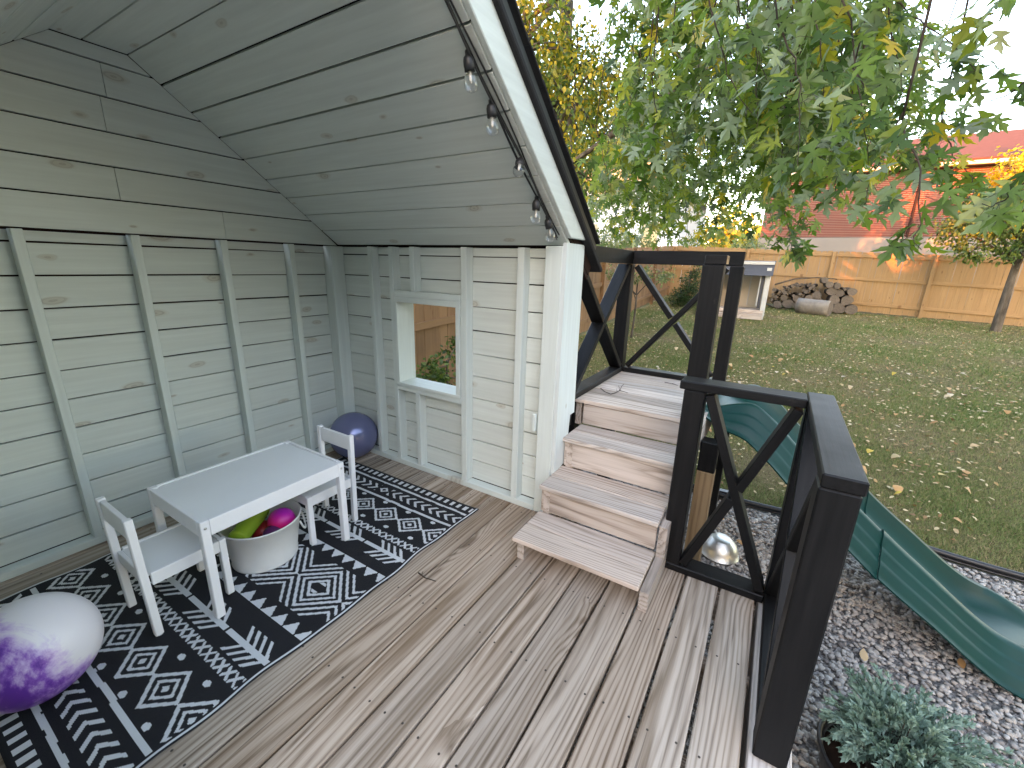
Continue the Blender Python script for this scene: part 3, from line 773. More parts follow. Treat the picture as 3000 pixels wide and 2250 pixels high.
for a, b in zip(border, border[1:]+border[:1]): sides += [(a, a+nb, b+nb), (a, b+nb, b)]
put('mat', tri_mesh('mat', np.concatenate([top, bot]), np.concatenate([F, np.array(sides)]), m_rug), rug)
cs = 0.0042
cxn, cyn = int((RX1-RX0)/cs), int((RY1-RY0)/cs)
GX = RX0 + (np.arange(cxn)+0.5)*cs; GY = RY0 + (np.arange(cyn)+0.5)*cs
D, Vv = np.meshgrid(np.abs(GX-RXC), RY1-GY, indexing='ij')
wob = 0.0016*np.sin(Vv*13) + 0.001*np.sin(Vv*41+1)
W = np.zeros(D.shape, bool)
def mod(a, m): return np.mod(a, m)
p = mod(Vv, 0.076)/0.076; W |= (D > 0.155) & (D < 0.205) & (np.abs(p-0.5)*2 < (D-0.155)/0.05)
e = np.abs(D-0.322); W |= (e < 0.011) & (mod(Vv, 0.30) > 0.012)
W |= (e < 0.058) & (mod(Vv+e*1.05, 0.043) < 0.0185) & (mod(Vv+e*1.05, 0.30) > 0.128)
e = np.abs(D-0.413); u = np.abs(mod(Vv, 0.047)-0.0235); W |= (e < 0.021) & (u < 0.021) & (np.abs(e-u) < 0.0075)
e = np.abs(D-0.553); w = np.abs(mod(Vv+0.02, 0.184)-0.092); L = e/0.078 + w/0.094
W |= ((L > 0.79) & (L < 1.0)) | ((L > 0.40) & (L < 0.57)) | (L < 0.17)
W |= (((w-0.092)/0.016)**2 + ((e-0.082)/0.011)**2 < 1)
W |= np.abs(D-0.66-wob) < 0.0085
s = np.where(Vv < 0.60, 1.0, -1.0); e = np.abs(D-0.730); W |= (e < 0.033) & (mod(Vv*s + e*1.1, 0.058) < 0.021) & (np.abs(Vv-0.60) > 0.05)
L = np.abs(Vv-0.6)/0.035 + e/0.028; W |= (L < 1) & (L > 0.45)
W |= np.abs(D-0.797-wob) < 0.0075
W |= (D > 0.828) & (D < 0.868) & (mod(Vv, 0.047) < 0.023)
w = np.abs(mod(Vv+0.05, 0.30)-0.15); L = D/0.125 + w/0.15
W |= ((L > 0.86) & (L < 0.99)) | ((L > 0.62) & (L < 0.73)) | ((L > 0.34) & (L < 0.47)) | ((L < 0.30) & (D > 0.02) & (D < 0.03))
W |= (D < 0.135) & (((L > 1.15) & (L < 1.27)) | ((L > 1.44) & (L < 1.55)))
W &= (Vv > 0.022) & (Vv < 1.185)
W |= (np.abs(Vv-1.198) < 0.003) | (np.abs(Vv-0.006) < 0.003)
V = []; Fq = []
for i in range(cxn):
    col = W[i].astype(np.int8); ch = np.flatnonzero(np.diff(np.concatenate([[0], col, [0]])))
    for a, b in zip(ch[::2], ch[1::2]):
        x0, x1 = RX0+i*cs, RX0+(i+1)*cs
        ys_ = np.unique(np.concatenate([[a, b], np.arange(a - a % 6 + 6, b, 6)]))
        n0 = len(V)
        for yy in ys_:
            y = RY0 + yy*cs
            bl = float(rug_edge(x0))*min(1, max(0, (RY0+0.25-y)/0.25))
            V.append((x0, y+bl, float(rug_z(x0, y))+0.0011)); V.append((x1, y+bl, float(rug_z(x1, y))+0.0011))
        for k in range(len(ys_)-1):
            o = n0+2*k; Fq += [(o, o+1, o+3), (o, o+3, o+2)]
tag(put('woven_pattern', tri_mesh('woven_pattern', np.array(V), np.array(Fq), m_rugw), rug), 'white woven diamonds, arrows, triangles and stripes')

# ================================================================== children's table and chairs
LEG = 0.031
def child_table(x0, x1, y0, y1, h):
    t = thing('play_table', 'low white children\'s table above the metal tub on the rug', 'table', ((x0+x1)/2, (y0+y1)/2, 0.008))
    zf = 0.0085
    for sx in (0, 1):
        for sy in (0, 1):
            xa = x0 if not sx else x1-LEG; ya = y0 if not sy else y1-LEG
            lg = box('leg', xa, xa+LEG, ya, ya+LEG, zf, h, m_white, t, 0.003)
            if not sy:
                put('bolt', lathe_mesh('bolt', [(0.0, 0.0), (0.0055, 0.0), (0.0055, -0.002)], m_steel, 12), lg, frame((1, 0, 0), (0, -1, 0), (xa+LEG*0.5, ya-0.0012, h-0.028)))
    ap = 0.066
    for y in (y0, y1-0.016): box('apron', x0+LEG+0.0005, x1-LEG-0.0005, y+0.0005, y+0.0155, h-ap, h-0.0005, m_white, t, 0.002)
    for x in (x0, x1-0.016): box('apron', x+0.0005, x+0.0155, y0+LEG+0.0005, y1-LEG-0.0005, h-ap, h-0.0005, m_white, t, 0.002)
    box('tabletop', x0+0.0165, x1-0.0165, y0+0.0165, y1-0.0165, h-0.014, h-0.006, m_whitetop, t, 0.001)
    return t
child_table(-1.443, -0.826, -1.047, -0.587, 0.438)
def child_chair(x0, x1, y0, y1, back, label):
    """back: -1 when the backrest stands at x0, +1 when at x1"""
    t = thing('play_chair', label, 'chair', ((x0+x1)/2, (y0+y1)/2, 0.008), 'white children\'s chairs at the low table')
    zf, hs, hb = 0.0085, 0.272, 0.502; w = 0.026
    xb0 = x0 if back < 0 else x1-w; xf0 = x1-w if back < 0 else x0
    for ya in (y0, y1-w):
        beam('leg', (xb0+w/2, ya+w/2, zf), (xb0+w/2+0.012*back, ya+w/2, hb), w, w, m_white, t, up=(1, 0, 0), bev=0.003)
        box('leg', xf0, xf0+w, ya, ya+w, zf, hs, m_white, t, 0.003)
    a, b = (xb0+w+0.0005, xf0-0.0005) if back < 0 else (xf0+w+0.0005, xb0-0.0005)
    for ya in (y0+0.002, y1-0.016): box('seat_rail', a, b, ya, ya+0.014, hs-0.052, hs-0.001, m_white, t, 0.002)
    for xa in (xb0+0.006, xf0+0.006): box('seat_rail', xa, xa+0.014, y0+w+0.0005, y1-w-0.0005, hs-0.052, hs-0.001, m_white, t, 0.002)
    box('seat', min(a, b)-0.004, max(a, b)+0.004, y0+0.0165, y1-0.0165, hs-0.016, hs-0.008, m_whitetop, t, 0.001)
    xr = xb0+w/2+0.011*back
    box('backrest', xr-0.008, xr+0.008, y0+w+0.0005, y1-w-0.0005, hb-0.083, hb-0.006, m_white, t, 0.002)
    return t
child_chair(-1.606, -1.330, -0.947, -0.671, -1, 'white child\'s chair nearest the purple and white ball')
child_chair(-0.968, -0.692, -0.945, -0.669, 1, 'white child\'s chair in front of the blue ball')

# ================================================================== tub of toys
g = NG('galvanised_white'); v, r = g.obj_vec(); nz = g.noise(v, 9.0, 4.0)
g.bsdf(g.mix(nz, (0.58, 0.57, 0.55), (0.72, 0.72, 0.71)), 0.45, bump=nz, bstr=0.05, spec=0.5); m_tub = g.m
TC = Vector((-1.125, -0.815, 0.0075))
tub = thing('toy_tub', 'round whitewashed metal tub full of toys under the table', 'tub', TC)
prof = [(0.0, 0.004), (0.133, 0.004), (0.138, 0.0), (0.140, 0.006), (0.136, 0.012), (0.150, 0.10), (0.166, 0.194), (0.170, 0.197), (0.172, 0.202), (0.168, 0.206), (0.163, 0.202), (0.147, 0.10), (0.132, 0.012), (0.0, 0.010)]
put('tub_wall', lathe_mesh('tub_wall', prof, m_tub, 48), tub, Matrix.Translation(TC))
for sgn in (1, -1):
    d = Vector((0.80, -0.60, 0))*sgn; sd = Vector((0.60, 0.80, 0))
    pts = []
    for a in np.linspace(0, math.pi, 14):
        p = TC + d*(0.166 + 0.016*math.sin(a)) + sd*(0.042*math.cos(a)) + Vector((0, 0, 0.172 - 0.060*math.sin(a)))
        pts.append(p)
    put('handle', join_tubes('handle', [tube_arrays([tuple(p) for p in pts], 0.0045, 8)], m_tub), tub)
g = NG('green_bottle_plastic'); gp = g.n('ShaderNodeBsdfPrincipled', {'Base Color': (0.42, 0.62, 0.06, 1), 'Roughness': 0.12, 'Transmission Weight': 0.55, 'IOR': 1.2}); g.t.links.new(gp.outputs[0], g.out.inputs[0]); m_bottle = g.m
bt0, bt1 = Vector((-1.262, -0.868, 0.188)), Vector((-1.045, -0.725, 0.215))
ribs = [(0.0, 0.0), (0.034, 0.002), (0.040, 0.008)]
for i in range(13): ribs += [(0.0425, 0.018+0.0135*i), (0.0385, 0.0245+0.0135*i)]
ribs += [(0.041, 0.20), (0.034, 0.225), (0.018, 0.245), (0.0155, 0.25), (0.0155, 0.268)]
mw = frame((bt1-bt0).orthogonal(), bt1-bt0, bt0)
tb = tag(put('toy_bottle', None, None, mw), 'ribbed translucent green toy bottle lying across the tub', 'bottle')
put('bottle_body', lathe_mesh('bottle_body', ribs, m_bottle, 24), tb, mw)
put('cap', lathe_mesh('cap', [(0.0, 0.272), (0.0175, 0.272), (0.0175, 0.252), (0.0165, 0.25)], mat_plain('green_cap', (0.10, 0.33, 0.02), 0.4), 20), tb, mw)
g = NG('pink_orange_ball'); v = g.n('ShaderNodeTexCoord').outputs['Object']; sp_ = g.n('ShaderNodeSeparateXYZ', {0: v})
gz_ = g.math('MULTIPLY_ADD', sp_.outputs[2], 8.0, g.math('MULTIPLY_ADD', sp_.outputs[0], 3.0, 0.55))
vd = g.n('ShaderNodeTexVoronoi', {'Vector': v, 'Scale': 130.0}).outputs['Distance']
g.bsdf(g.ramp(gz_, [(0.0, (0.85, 0.28, 0.01)), (0.34, (0.88, 0.25, 0.02)), (0.37, (0.80, 0.02, 0.10)), (0.60, (0.75, 0.01, 0.20)), (1.0, (0.42, 0.01, 0.38))]), 0.4, bump=vd, bstr=0.3, bdist=0.001); m_pball = g.m
bm = bmesh.new(); bmesh.ops.create_uvsphere(bm, u_segments=32, v_segments=20, radius=0.060)
tag(put('toy_ball', bm_to_mesh(bm, 'toy_ball', m_pball, True), None, Matrix.Translation((-1.062, -0.872, 0.178))), 'small pink and orange ball at the front of the tub', 'ball')
for nm, lab, col, loc, sc in (('toy_ball', 'small dark purple ball low in the tub beside the pink one', (0.10, 0.015, 0.09), (-1.118, -0.895, 0.145), 0.045), ('toy_ball', 'pale blue ball deep in the tub below the green bottle', (0.45, 0.62, 0.66), (-1.175, -0.91, 0.130), 0.040), ('toy_ball', 'yellow ball at the left of the tub under the green bottle', (0.60, 0.42, 0.03), (-1.235, -0.82, 0.115), 0.040), ('toy_ball', 'red ball at the back of the tub', (0.50, 0.03, 0.03), (-1.10, -0.765, 0.100), 0.052), ('toy_ball', 'orange ball at the bottom of the tub', (0.6, 0.2, 0.02), (-1.12, -0.85, 0.068), 0.05)):
    bm = bmesh.new(); bmesh.ops.create_uvsphere(bm, u_segments=20, v_segments=14, radius=sc)
    tag(put(nm, bm_to_mesh(bm, nm, mat_plain('toy_'+str(sc)+str(col[0]), col, 0.4), True), None, Matrix.Translation(loc)), lab, 'ball')

# ================================================================== two big balls
g = NG('pearl_blue_rubber'); g.bsdf((0.165, 0.18, 0.33), 0.21, spec=0.7, **{'Metallic': 0.35}); m_blue = g.m
bm = bmesh.new(); bmesh.ops.create_uvsphere(bm, u_segments=64, v_segments=40, radius=0.166)
b_ = tag(put('play_ball', bm_to_mesh(bm, 'play_ball', m_blue, True), None, Matrix.Translation((-0.170, -0.268, 0.166))), 'pearly blue inflatable ball in the corner of the playhouse', 'ball')
put('valve', lathe_mesh('valve', [(0.0, 0.0015), (0.006, 0.0015), (0.0065, 0.0)], m_blue, 12), b_, frame((0, 1, 0), (-0.5, -0.75, 0.2), Vector((-0.170, -0.268, 0.166))+Vector((-0.5, -0.75, 0.2)).normalized()*0.166))
g = NG('purple_cloud_rubber'); v = g.n('ShaderNodeTexCoord').outputs['Object']
sp_ = g.n('ShaderNodeSeparateXYZ', {0: v})
dsn = g.noise(v, 4.5, 6.0, 0.7, 0.8); dsf = g.noise(g.scaled(v, (16, 16, 9)), 1.0, 5.0, 0.7)
band = g.n('ShaderNodeMapRange', {0: g.math('MULTIPLY_ADD', sp_.outputs[2], 3.4, g.math('MULTIPLY_ADD', sp_.outputs[0], 4.6, dsn)), 1: 1.10, 2: 0.32, 3: 0.0, 4: 1.0}, interpolation_type='SMOOTHSTEP').outputs[0]
mk = g.ramp(g.math('MULTIPLY', band, g.math('MULTIPLY_ADD', dsf, 2.2, -0.25)), [(0.18, 0.0), (0.85, 1.0)])
g.bsdf(g.ramp(mk, [(0.0, (0.70, 0.68, 0.73)), (0.35, (0.52, 0.40, 0.66)), (0.75, (0.22, 0.085, 0.44)), (1.0, (0.11, 0.026, 0.30))]), 0.35, spec=0.5); m_purp = g.m
bm = bmesh.new(); bmesh.ops.create_uvsphere(bm, u_segments=64, v_segments=40, radius=0.163)
b_ = tag(put('play_ball', bm_to_mesh(bm, 'play_ball', m_purp, True), None, Matrix.Translation((-1.880, -0.888, 0.170))), 'white ball with purple cloud swirls at the left end of the rug', 'ball')
put('valve', lathe_mesh('valve', [(0.0, 0.0015), (0.006, 0.0015), (0.0065, 0.0)], m_white, 12), b_, frame((0, 1, 0), (-0.5, 0.75, 0.2), Vector((-1.880, -0.888, 0.170))+Vector((-0.5, 0.75, 0.2)).normalized()*0.163))

# ================================================================== small things on the deck, landing and gravel
def twig(label, lines, r0):
    me = join_tubes('fallen_twig', [tube_arrays(l, np.linspace(r0*s, r0*s*0.55, len(l)), 6) for l, s in lines], m_twig)
    return tag(put('fallen_twig', me), label, 'twig')
zt = LZ + 0.004
twig('thin curved bare twig lying on the landing boards', [([(0.562, -1.815, zt+0.004), (0.513, -1.864, zt), (0.488, -1.909, zt), (0.53, -1.925, zt+0.002), (0.591, -1.933, zt+0.004), (0.67, -1.918, zt+0.010), (0.746, -1.910, zt+0.008)], 1.0), ([(0.591, -1.933, zt+0.004), (0.575, -1.965, zt+0.006), (0.568, -1.992, zt+0.003)], 0.7), ([(0.585, -1.932, zt+0.004), (0.63, -1.915, zt+0.012), (0.661, -1.898, zt+0.014)], 0.6), ([(0.55, -1.928, zt+0.003), (0.59, -1.91, zt+0.012)], 0.5)], 0.0026)
twig('short brown twig on the stained deck board beside the rug', [([(-0.815, -1.506, 0.006), (-0.822, -1.55, 0.005), (-0.811, -1.608, 0.005)], 1.0), ([(-0.82, -1.53, 0.006), (-0.80, -1.52, 0.010)], 0.6)], 0.0032)
twig('dark twig on the landing board nearest the thick black post', [([(1.0, -2.12, zt), (0.985, -2.17, zt+0.002), (0.97, -2.215, zt)], 1.0), ([(0.985, -2.17, zt+0.002), (1.0, -2.19, zt+0.005)], 0.6)], 0.0022)

bw = thing('mixing_bowl', 'upside-down stainless steel mixing bowl on the gravel', 'bowl', (0.825, -2.640, -0.44))
put('bowl_shell', lathe_mesh('bowl_shell', [(0.0, 0.112), (0.058, 0.112), (0.062, 0.108), (0.090, 0.082), (0.110, 0.045), (0.117, 0.008), (0.123, 0.004), (0.124, 0.0), (0.120, -0.002), (0.114, 0.006), (0.107, 0.044), (0.087, 0.079), (0.058, 0.106), (0.0, 0.108)], m_steel, 48), bw, frame((1, 0, 0), (0.05, -0.03, 1), (0.825, -2.640, -0.440)))

# potted juniper by the corner post
pj = thing('potted_juniper', 'blue-green spreading juniper in a round black pot beside the deck', 'plant', (-0.45, -3.27, -0.45))
PC = Vector((-0.45, -3.275, -0.45))
put('pot', lathe_mesh('pot', [(0.0, 0.0), (0.145, 0.0), (0.155, 0.02), (0.185, 0.225), (0.197, 0.228), (0.198, 0.245), (0.190, 0.248), (0.180, 0.23), (0.172, 0.20), (0.0, 0.20)], m_plasticblack, 40), pj, Matrix.Translation(PC))
put('soil', lathe_mesh('soil', [(0.0, 0.222), (0.09, 0.219), (0.174, 0.207), (0.174, 0.19)], mat_plain('dark_soil', (0.035, 0.020, 0.014), 0.95, 0.1, 0.5, 30, 1.0, 0.01), 24), pj, Matrix.Translation(PC))
m_jun = mat_leaf('juniper_needles', [(0.0, (0.08, 0.14, 0.10)), (0.5, (0.17, 0.26, 0.205)), (0.85, (0.28, 0.38, 0.32)), (1.0, (0.24, 0.30, 0.15))], trans=0.15, rough=0.6)
Pn, Dn, Nn, Sn, Tn = [], [], [], [], []; stems = []
for i in range(520):
    a = U(0, 2*math.pi); reach = U(0.05, 0.36)*(1.0 if -1.9 < a-math.pi*1.5 < 1.9 else 0.9)
    base = PC + Vector((0.06*math.cos(a), 0.06*math.sin(a), 0.22))
    tip = PC + Vector((reach*math.cos(a)*1.05, reach*math.sin(a)*1.05, 0.22 + U(0.05, 0.20)*(1-reach*1.4) + 0.03))
    if math.sin(a) > 0.35 and reach > 0.19: continue
    L = 9
    pts = [base.lerp(tip, t/L) + Vector((0, 0, 0.06*math.sin(math.pi*t/L))) for t in range(L+1)]
    stems.append(tube_arrays([tuple(p) for p in pts], np.linspace(0.0028, 0.001, L+1), 4))
    tn = U(0.0, 1.0)
    for t in range(3, L+1):
        d = (pts[t]-pts[t-1]).normalized()
        for k in range(10):
            q = pts[t-1].lerp(pts[t], random.random())
            o = Vector((U(-1, 1), U(-1, 1), U(-0.4, 1)))
            Pn.append(q); Dn.append(d*1.0+o*0.75); Nn.append((U(-1, 1), U(-1, 1), U(0, 1))); Sn.append(U(0.013, 0.028)); Tn.append(min(1, max(0, tn*0.6+U(0, 0.4))))
put('stems', join_tubes('stems', stems, m_twig), pj)
tag(put('needles', leaf_mesh('needles', 'needle', np.array(Pn), np.array(Dn), np.array(Nn), np.array(Sn), np.array(Tn), m_jun), pj), kind='stuff')
pv = beam('grey_block', (-0.655, -3.205, -0.16), (-0.585, -3.33, -0.14), 0.13, 0.05, mat_plain('slate_grey_stone', (0.105, 0.105, 0.12), 0.7, 0.3, 0.15, 20, 0.4), None, up=(0, 0, 1), bev=0.008)
tag(pv, 'flat slate-grey block resting in the juniper pot', 'block')

# ================================================================== fences
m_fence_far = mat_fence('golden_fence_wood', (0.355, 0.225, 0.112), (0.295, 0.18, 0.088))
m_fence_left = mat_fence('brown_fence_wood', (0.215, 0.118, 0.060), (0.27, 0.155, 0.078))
def picket_mesh(h, w, mat):
    key = ('picket', h, w, mat.name)
    if key not in _cache:
        c = 0.025
        poly = [(0, -w/2), (h-c, -w/2), (h-c*0.4, -w/2+c*0.35), (h, -w/2+c*1.1), (h, w/2-c*1.1), (h-c*0.4, w/2-c*0.35), (h-c, w/2), (0, w/2)]
        bm = bmesh.new()
        lo = [bm.verts.new((x, y, -0.008)) for x, y in poly]; hi = [bm.verts.new((x, y, 0.008)) for x, y in poly]
        bm.faces.new(lo[::-1]); bm.faces.new(hi)
        for i in range(8): bm.faces.new((lo[i], lo[(i+1) % 8], hi[(i+1) % 8], hi[i]))
        bmesh.ops.recalc_face_normals(bm, faces=bm.faces)
        _cache[key] = bm_to_mesh(bm, 'picket', mat)
    return _cache[key]
def fence(label, A, B, side, mat, H, post_every=2.4, inner=1):
    """pickets on the far side, rails and posts towards the yard"""
    A, B = Vector((*A, 0)), Vector((*B, 0)); d = (B-A); L = d.length; d.normalize(); n = Vector((side[0], side[1], 0))
    f = thing('picket_fence', label, 'fence', (*((A+B)/2).xy, float(terrain((A.x+B.x)/2, (A.y+B.y)/2))), 'wooden yard fences')
    zt_ = lambda s: float(terrain((A+d*s).x, (A+d*s).y))
    s = 0.07; pw = 0.138
    while s < L:
        p = A + d*s - n*(0.030 + U(-0.002, 0.002)); lean = U(-0.006, 0.006)
        hh = random.choice((H, H, H-0.012, H+0.01))
        X = (Vector((0, 0, 1)) + d*lean).normalized()
        put('picket', picket_mesh(round(hh, 3), pw, mat), f, frame(X, n, (p.x, p.y, zt_(s)+0.035+U(-0.01, 0.01))))
        s += 0.1425 + random.choice((0, 0, 0, 0.002, 0.004, 0.006))
    s = 0.0
    while s < L+0.1:
        e_ = min(L, s+post_every); p = A+d*s+n*0.02
        z0 = zt_(s)
        box('fence_post', p.x-0.045, p.x+0.045, p.y-0.045, p.y+0.045, z0-0.1, z0+H+0.02, mat, f, 0.004)
        if e_ - s > 0.2:
            for hr in (0.28, 1.02, 1.70):
                a, b = A+d*(s+0.046), A+d*(e_-0.046)
                beam('fence_rail', (a.x, a.y, zt_(s)+hr), (b.x, b.y, zt_(e_)+hr), 0.038, 0.088, mat, f, up=(0, 0, 1), bev=0.003)
        if e_ >= L: break
        s = e_
    return f
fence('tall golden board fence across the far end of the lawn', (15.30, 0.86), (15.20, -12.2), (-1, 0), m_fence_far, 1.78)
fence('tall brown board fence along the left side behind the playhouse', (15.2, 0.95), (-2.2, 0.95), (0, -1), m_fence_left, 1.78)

# ================================================================== small shed at the far end
m_shedwhite = mat_plain('shed_white_paint', (0.46, 0.46, 0.45), 0.6, 0.4, 0.1, 8)
m_shedbeige = mat_plain('shed_beige_board', (0.50, 0.43, 0.33), 0.7, 0.3, 0.1, 4)
m_shedgrey = mat_plain('shed_grey_shingle', (0.065, 0.066, 0.075), 0.8, 0.3, 0.2, 20, 0.5)
sx, sy0, sy1 = 11.5, -2.40, -1.05; sz = float(terrain(sx, -1.8)) + 0.01
sh = thing('wooden_doghouse', 'small open-fronted white shed with a grey shingle roof left of the log pile', 'doghouse', (sx, -1.7, sz))
for y in (sy0, sy1-0.04): box('side_wall', sx+0.02, sx+0.95, y, y+0.04, sz, sz+1.33, m_shedwhite, sh)
box('front_trim', sx-0.005, sx+0.018, sy0-0.01, sy0+0.10, sz, sz+1.36, m_shedwhite, sh)
box('door_stile', sx+0.022, sx+0.05, sy0+0.12, sy0+0.19, sz+0.30, sz+1.16, m_shedgrey, sh)
box('trim_strip', sx+0.021, sx+0.035, sy0+0.20, sy0+0.225, sz+0.36, sz+1.12, m_shedwhite, sh)
box('back_wall', sx+0.92, sx+0.95, sy0+0.041, sy1-0.041, sz+0.02, sz+1.33, m_shedbeige, sh)
box('batten', sx+0.905, sx+0.919, -1.93, -1.90, sz+0.3, sz+1.3, m_shedwhite, sh)
for i in range(5): box('floor_board', sx+0.05+0.165*i, sx+0.21+0.165*i, sy0+0.041, sy1-0.041, sz+0.22, sz+0.245, m_step, sh)
for i, (dx, z0, z1) in enumerate(((-0.18, 0.0, 0.13), (-0.10, 0.135, 0.165), (-0.02, 0.17, 0.24))):
    box('front_slat', sx+dx, sx+dx+0.09, sy0+0.02, sy1-0.02, sz+z0, sz+z1, m_step, sh)
for i in range(4):
    beam('roof_course', (sx-0.10+0.11*i, sy0-0.06, sz+1.20+0.085*i), (sx-0.10+0.11*i, sy1+0.06, sz+1.20+0.085*i), 0.155, 0.012, m_shedgrey, sh, up=(-0.6, 0, 0.8), bev=0.002)
beam('roof_panel', (sx+0.60, sy0-0.06, sz+1.50), (sx+0.60, sy1+0.06, sz+1.50), 0.75, 0.02, m_shedgrey, sh, up=(-0.12, 0, 1))
box('fascia', sx+0.16, sx+0.19, sy0-0.05, sy1+0.05, sz+1.44, sz+1.52, m_shedwhite, sh)

# ================================================================== firewood
g = NG('log_bark'); v, r = g.obj_vec(); nz = g.noise(g.scaled(v, (3, 14, 14)), 1.0, 5.0, 0.65)
g.bsdf(g.mix(g.math('MULTIPLY', r, 0.4), g.ramp(nz, [(0.3, (0.035, 0.027, 0.021)), (0.6, (0.12, 0.095, 0.075)), (0.8, (0.22, 0.19, 0.16))]), (0.10, 0.085, 0.07)), 0.9, bump=nz, bstr=0.8, bdist=0.01, spec=0.1); m_log = g.m
g = NG('log_end'); v, r = g.obj_vec(False); sp_ = g.n('ShaderNodeSeparateXYZ', {0: v})
rad = g.math('SQRT', g.math('ADD', g.math('MULTIPLY', sp_.outputs[1], sp_.outputs[1]), g.math('MULTIPLY', sp_.outputs[2], sp_.outputs[2])))
nz = g.noise(v, 18.0, 4.0); rg = g.math('SINE', g.math('MULTIPLY_ADD', rad, 260.0, g.math('MULTIPLY', nz, 6.0)))
g.bsdf(g.mix(g.math('MULTIPLY_ADD', rg, 0.2, nz), (0.06, 0.048, 0.04), (0.20, 0.165, 0.135)), 0.9, spec=0.15); m_logend = g.m
def log_mesh(rad, L, seed):
    rr = random.Random(seed); bm = bmesh.new(); n = 12; k = 4; rings = []
    ph = [rr.uniform(0, 6.28) for _ in range(3)]
    for j in range(k+1):
        x = -L/2 + L*j/k; ring = []
        for i in range(n):
            a = 2*math.pi*i/n; r = rad*(1+0.07*math.sin(2*a+ph[0])+0.05*math.sin(3*a+ph[1])+0.03*math.sin(5*a+ph[2]+j))
            ring.append(bm.verts.new((x + 0.01*math.sin(a+ph[2]), r*math.cos(a), r*math.sin(a))))
        rings.append(ring)
    for A, B in zip(rings, rings[1:]):
        for i in range(n):
            f = bm.faces.new((A[i], A[(i+1) % n], B[(i+1) % n], B[i])); f.smooth = True
    f0 = bm.faces.new(rings[0]); f1 = bm.faces.new(rings[-1][::-1]); f0.material_index = 1; f1.material_index = 1
    bmesh.ops.recalc_face_normals(bm, faces=bm.faces)
    return bm_to_mesh(bm, 'log', [m_log, m_logend])
def log(label, p, d, rad, L, seed, group='logs in the firewood pile', name='firewood_log'):
    key = ('log', round(rad, 2), round(L, 1), seed % 5)
    if key not in _cache: _cache[key] = log_mesh(rad, L, seed)
    o = put(name, _cache[key], None, frame(d, (0, U(-0.6, 0.6), 1), p))
    return tag(o, label, 'log', group)
gz0 = lambda y: float(terrain(14.75, y))
placed = []
def drop(y, rad, x=14.75):
    """lowest resting height at y over the logs already placed"""
    z = gz0(y) + rad*0.95
    for (yy, zz, rr) in placed:
        dy = abs(y-yy); s = (rad+rr)*0.97
        if dy < s: z = max(z, zz + math.sqrt(s*s-dy*dy))
    placed.append((y, z, rad)); return z
lr_ = random.Random(3); nlog = 0
big = [(-4.60, 0.15), (-4.28, 0.16), (-3.95, 0.13), (-3.62, 0.13), (-3.30, 0.16), (-2.95, 0.15), (-2.66, 0.12), (-4.44, 0.15), (-4.12, 0.14), (-3.80, 0.11), (-3.48, 0.12), (-3.14, 0.10), (-2.82, 0.10), (-4.50, 0.12), (-4.25, 0.11), (-4.02, 0.13), (-3.70, 0.12), (-3.92, 0.10), (-4.14, 0.09), (-3.78, 0.09)]
ordn = ['rightmost', 'second from the right', 'third from the right', 'fourth from the right', 'fifth from the right', 'sixth from the right', 'leftmost']
rows_ = [('bottom row', 7), ('second row', 6), ('third row', 4), ('top row', 3)]
lab_ = {}; k0 = 0
for rn, cnt in rows_:
    for o_, (y, rd) in zip(ordn, sorted(big[k0:k0+cnt])): lab_[(y, rd)] = 'thick log in the firewood pile, %s in the %s' % (o_, rn)
    k0 += cnt
for y, rd in big:
    z = drop(y, rd); log(lab_[(y, rd)], (14.74+lr_.uniform(-0.06, 0.06), y, z), (1, lr_.uniform(-0.12, 0.12), lr_.uniform(-0.05, 0.05)), rd, 0.55, lr_.randint(0, 4), 'thick logs in the firewood pile')
for i in range(120):
    y = lr_.uniform(-4.1, -2.50) if i < 95 else lr_.uniform(-4.5, -3.9); rd = lr_.choice((0.03, 0.04, 0.04, 0.05, 0.06))
    z = drop(y, rd)
    cap = np.interp(y, [-4.9, -4.6, -4.0, -3.1, -2.5, -2.3], [0.6, 0.75, 0.98, 0.90, 0.68, 0.4]) + 0.12
    if z > cap: placed.pop(); continue
    log('thin branch piece in the firewood pile against the far fence', (14.74+lr_.uniform(-0.08, 0.08), y, z), (1, lr_.uniform(-0.25, 0.25), lr_.uniform(-0.1, 0.1)), rd, 0.6, lr_.randint(0, 4), 'thin branches in the firewood pile')
lz = float(terrain(13.9, -3.7)); m_keep = m_log; m_log = mat_plain('grey_old_log', (0.24, 0.215, 0.19), 0.9, 0.15, 0.5, 9, 0.8, 0.01)
log('big weathered log lying on the grass in front of the firewood pile', (13.75, -3.62, lz+0.21), (0.35, 0.93, 0.02), 0.24, 0.85, 1, None, 'cut_log')
m_log = m_keep
def stick(label, pts, r):
    tag(put('long_branch', join_tubes('long_branch', [tube_arrays(pts, np.linspace(r, r*0.5, len(pts)), 6)], m_log)), label, 'branch')
stick('long bare branch lying across the top of the firewood pile', [(14.5, -2.5, gz0(-2.5)+0.72), (14.55, -3.0, gz0(-3)+0.93), (14.6, -3.6, gz0(-3.6)+1.02), (14.6, -4.1, gz0(-4)+1.0)], 0.025)
stick('pale bare branch on the grass at the left of the firewood pile', [(14.2, -2.35, gz0(-2.4)+0.10), (14.0, -2.6, gz0(-2.6)+0.06), (13.8, -2.95, gz0(-3)+0.02)], 0.018)

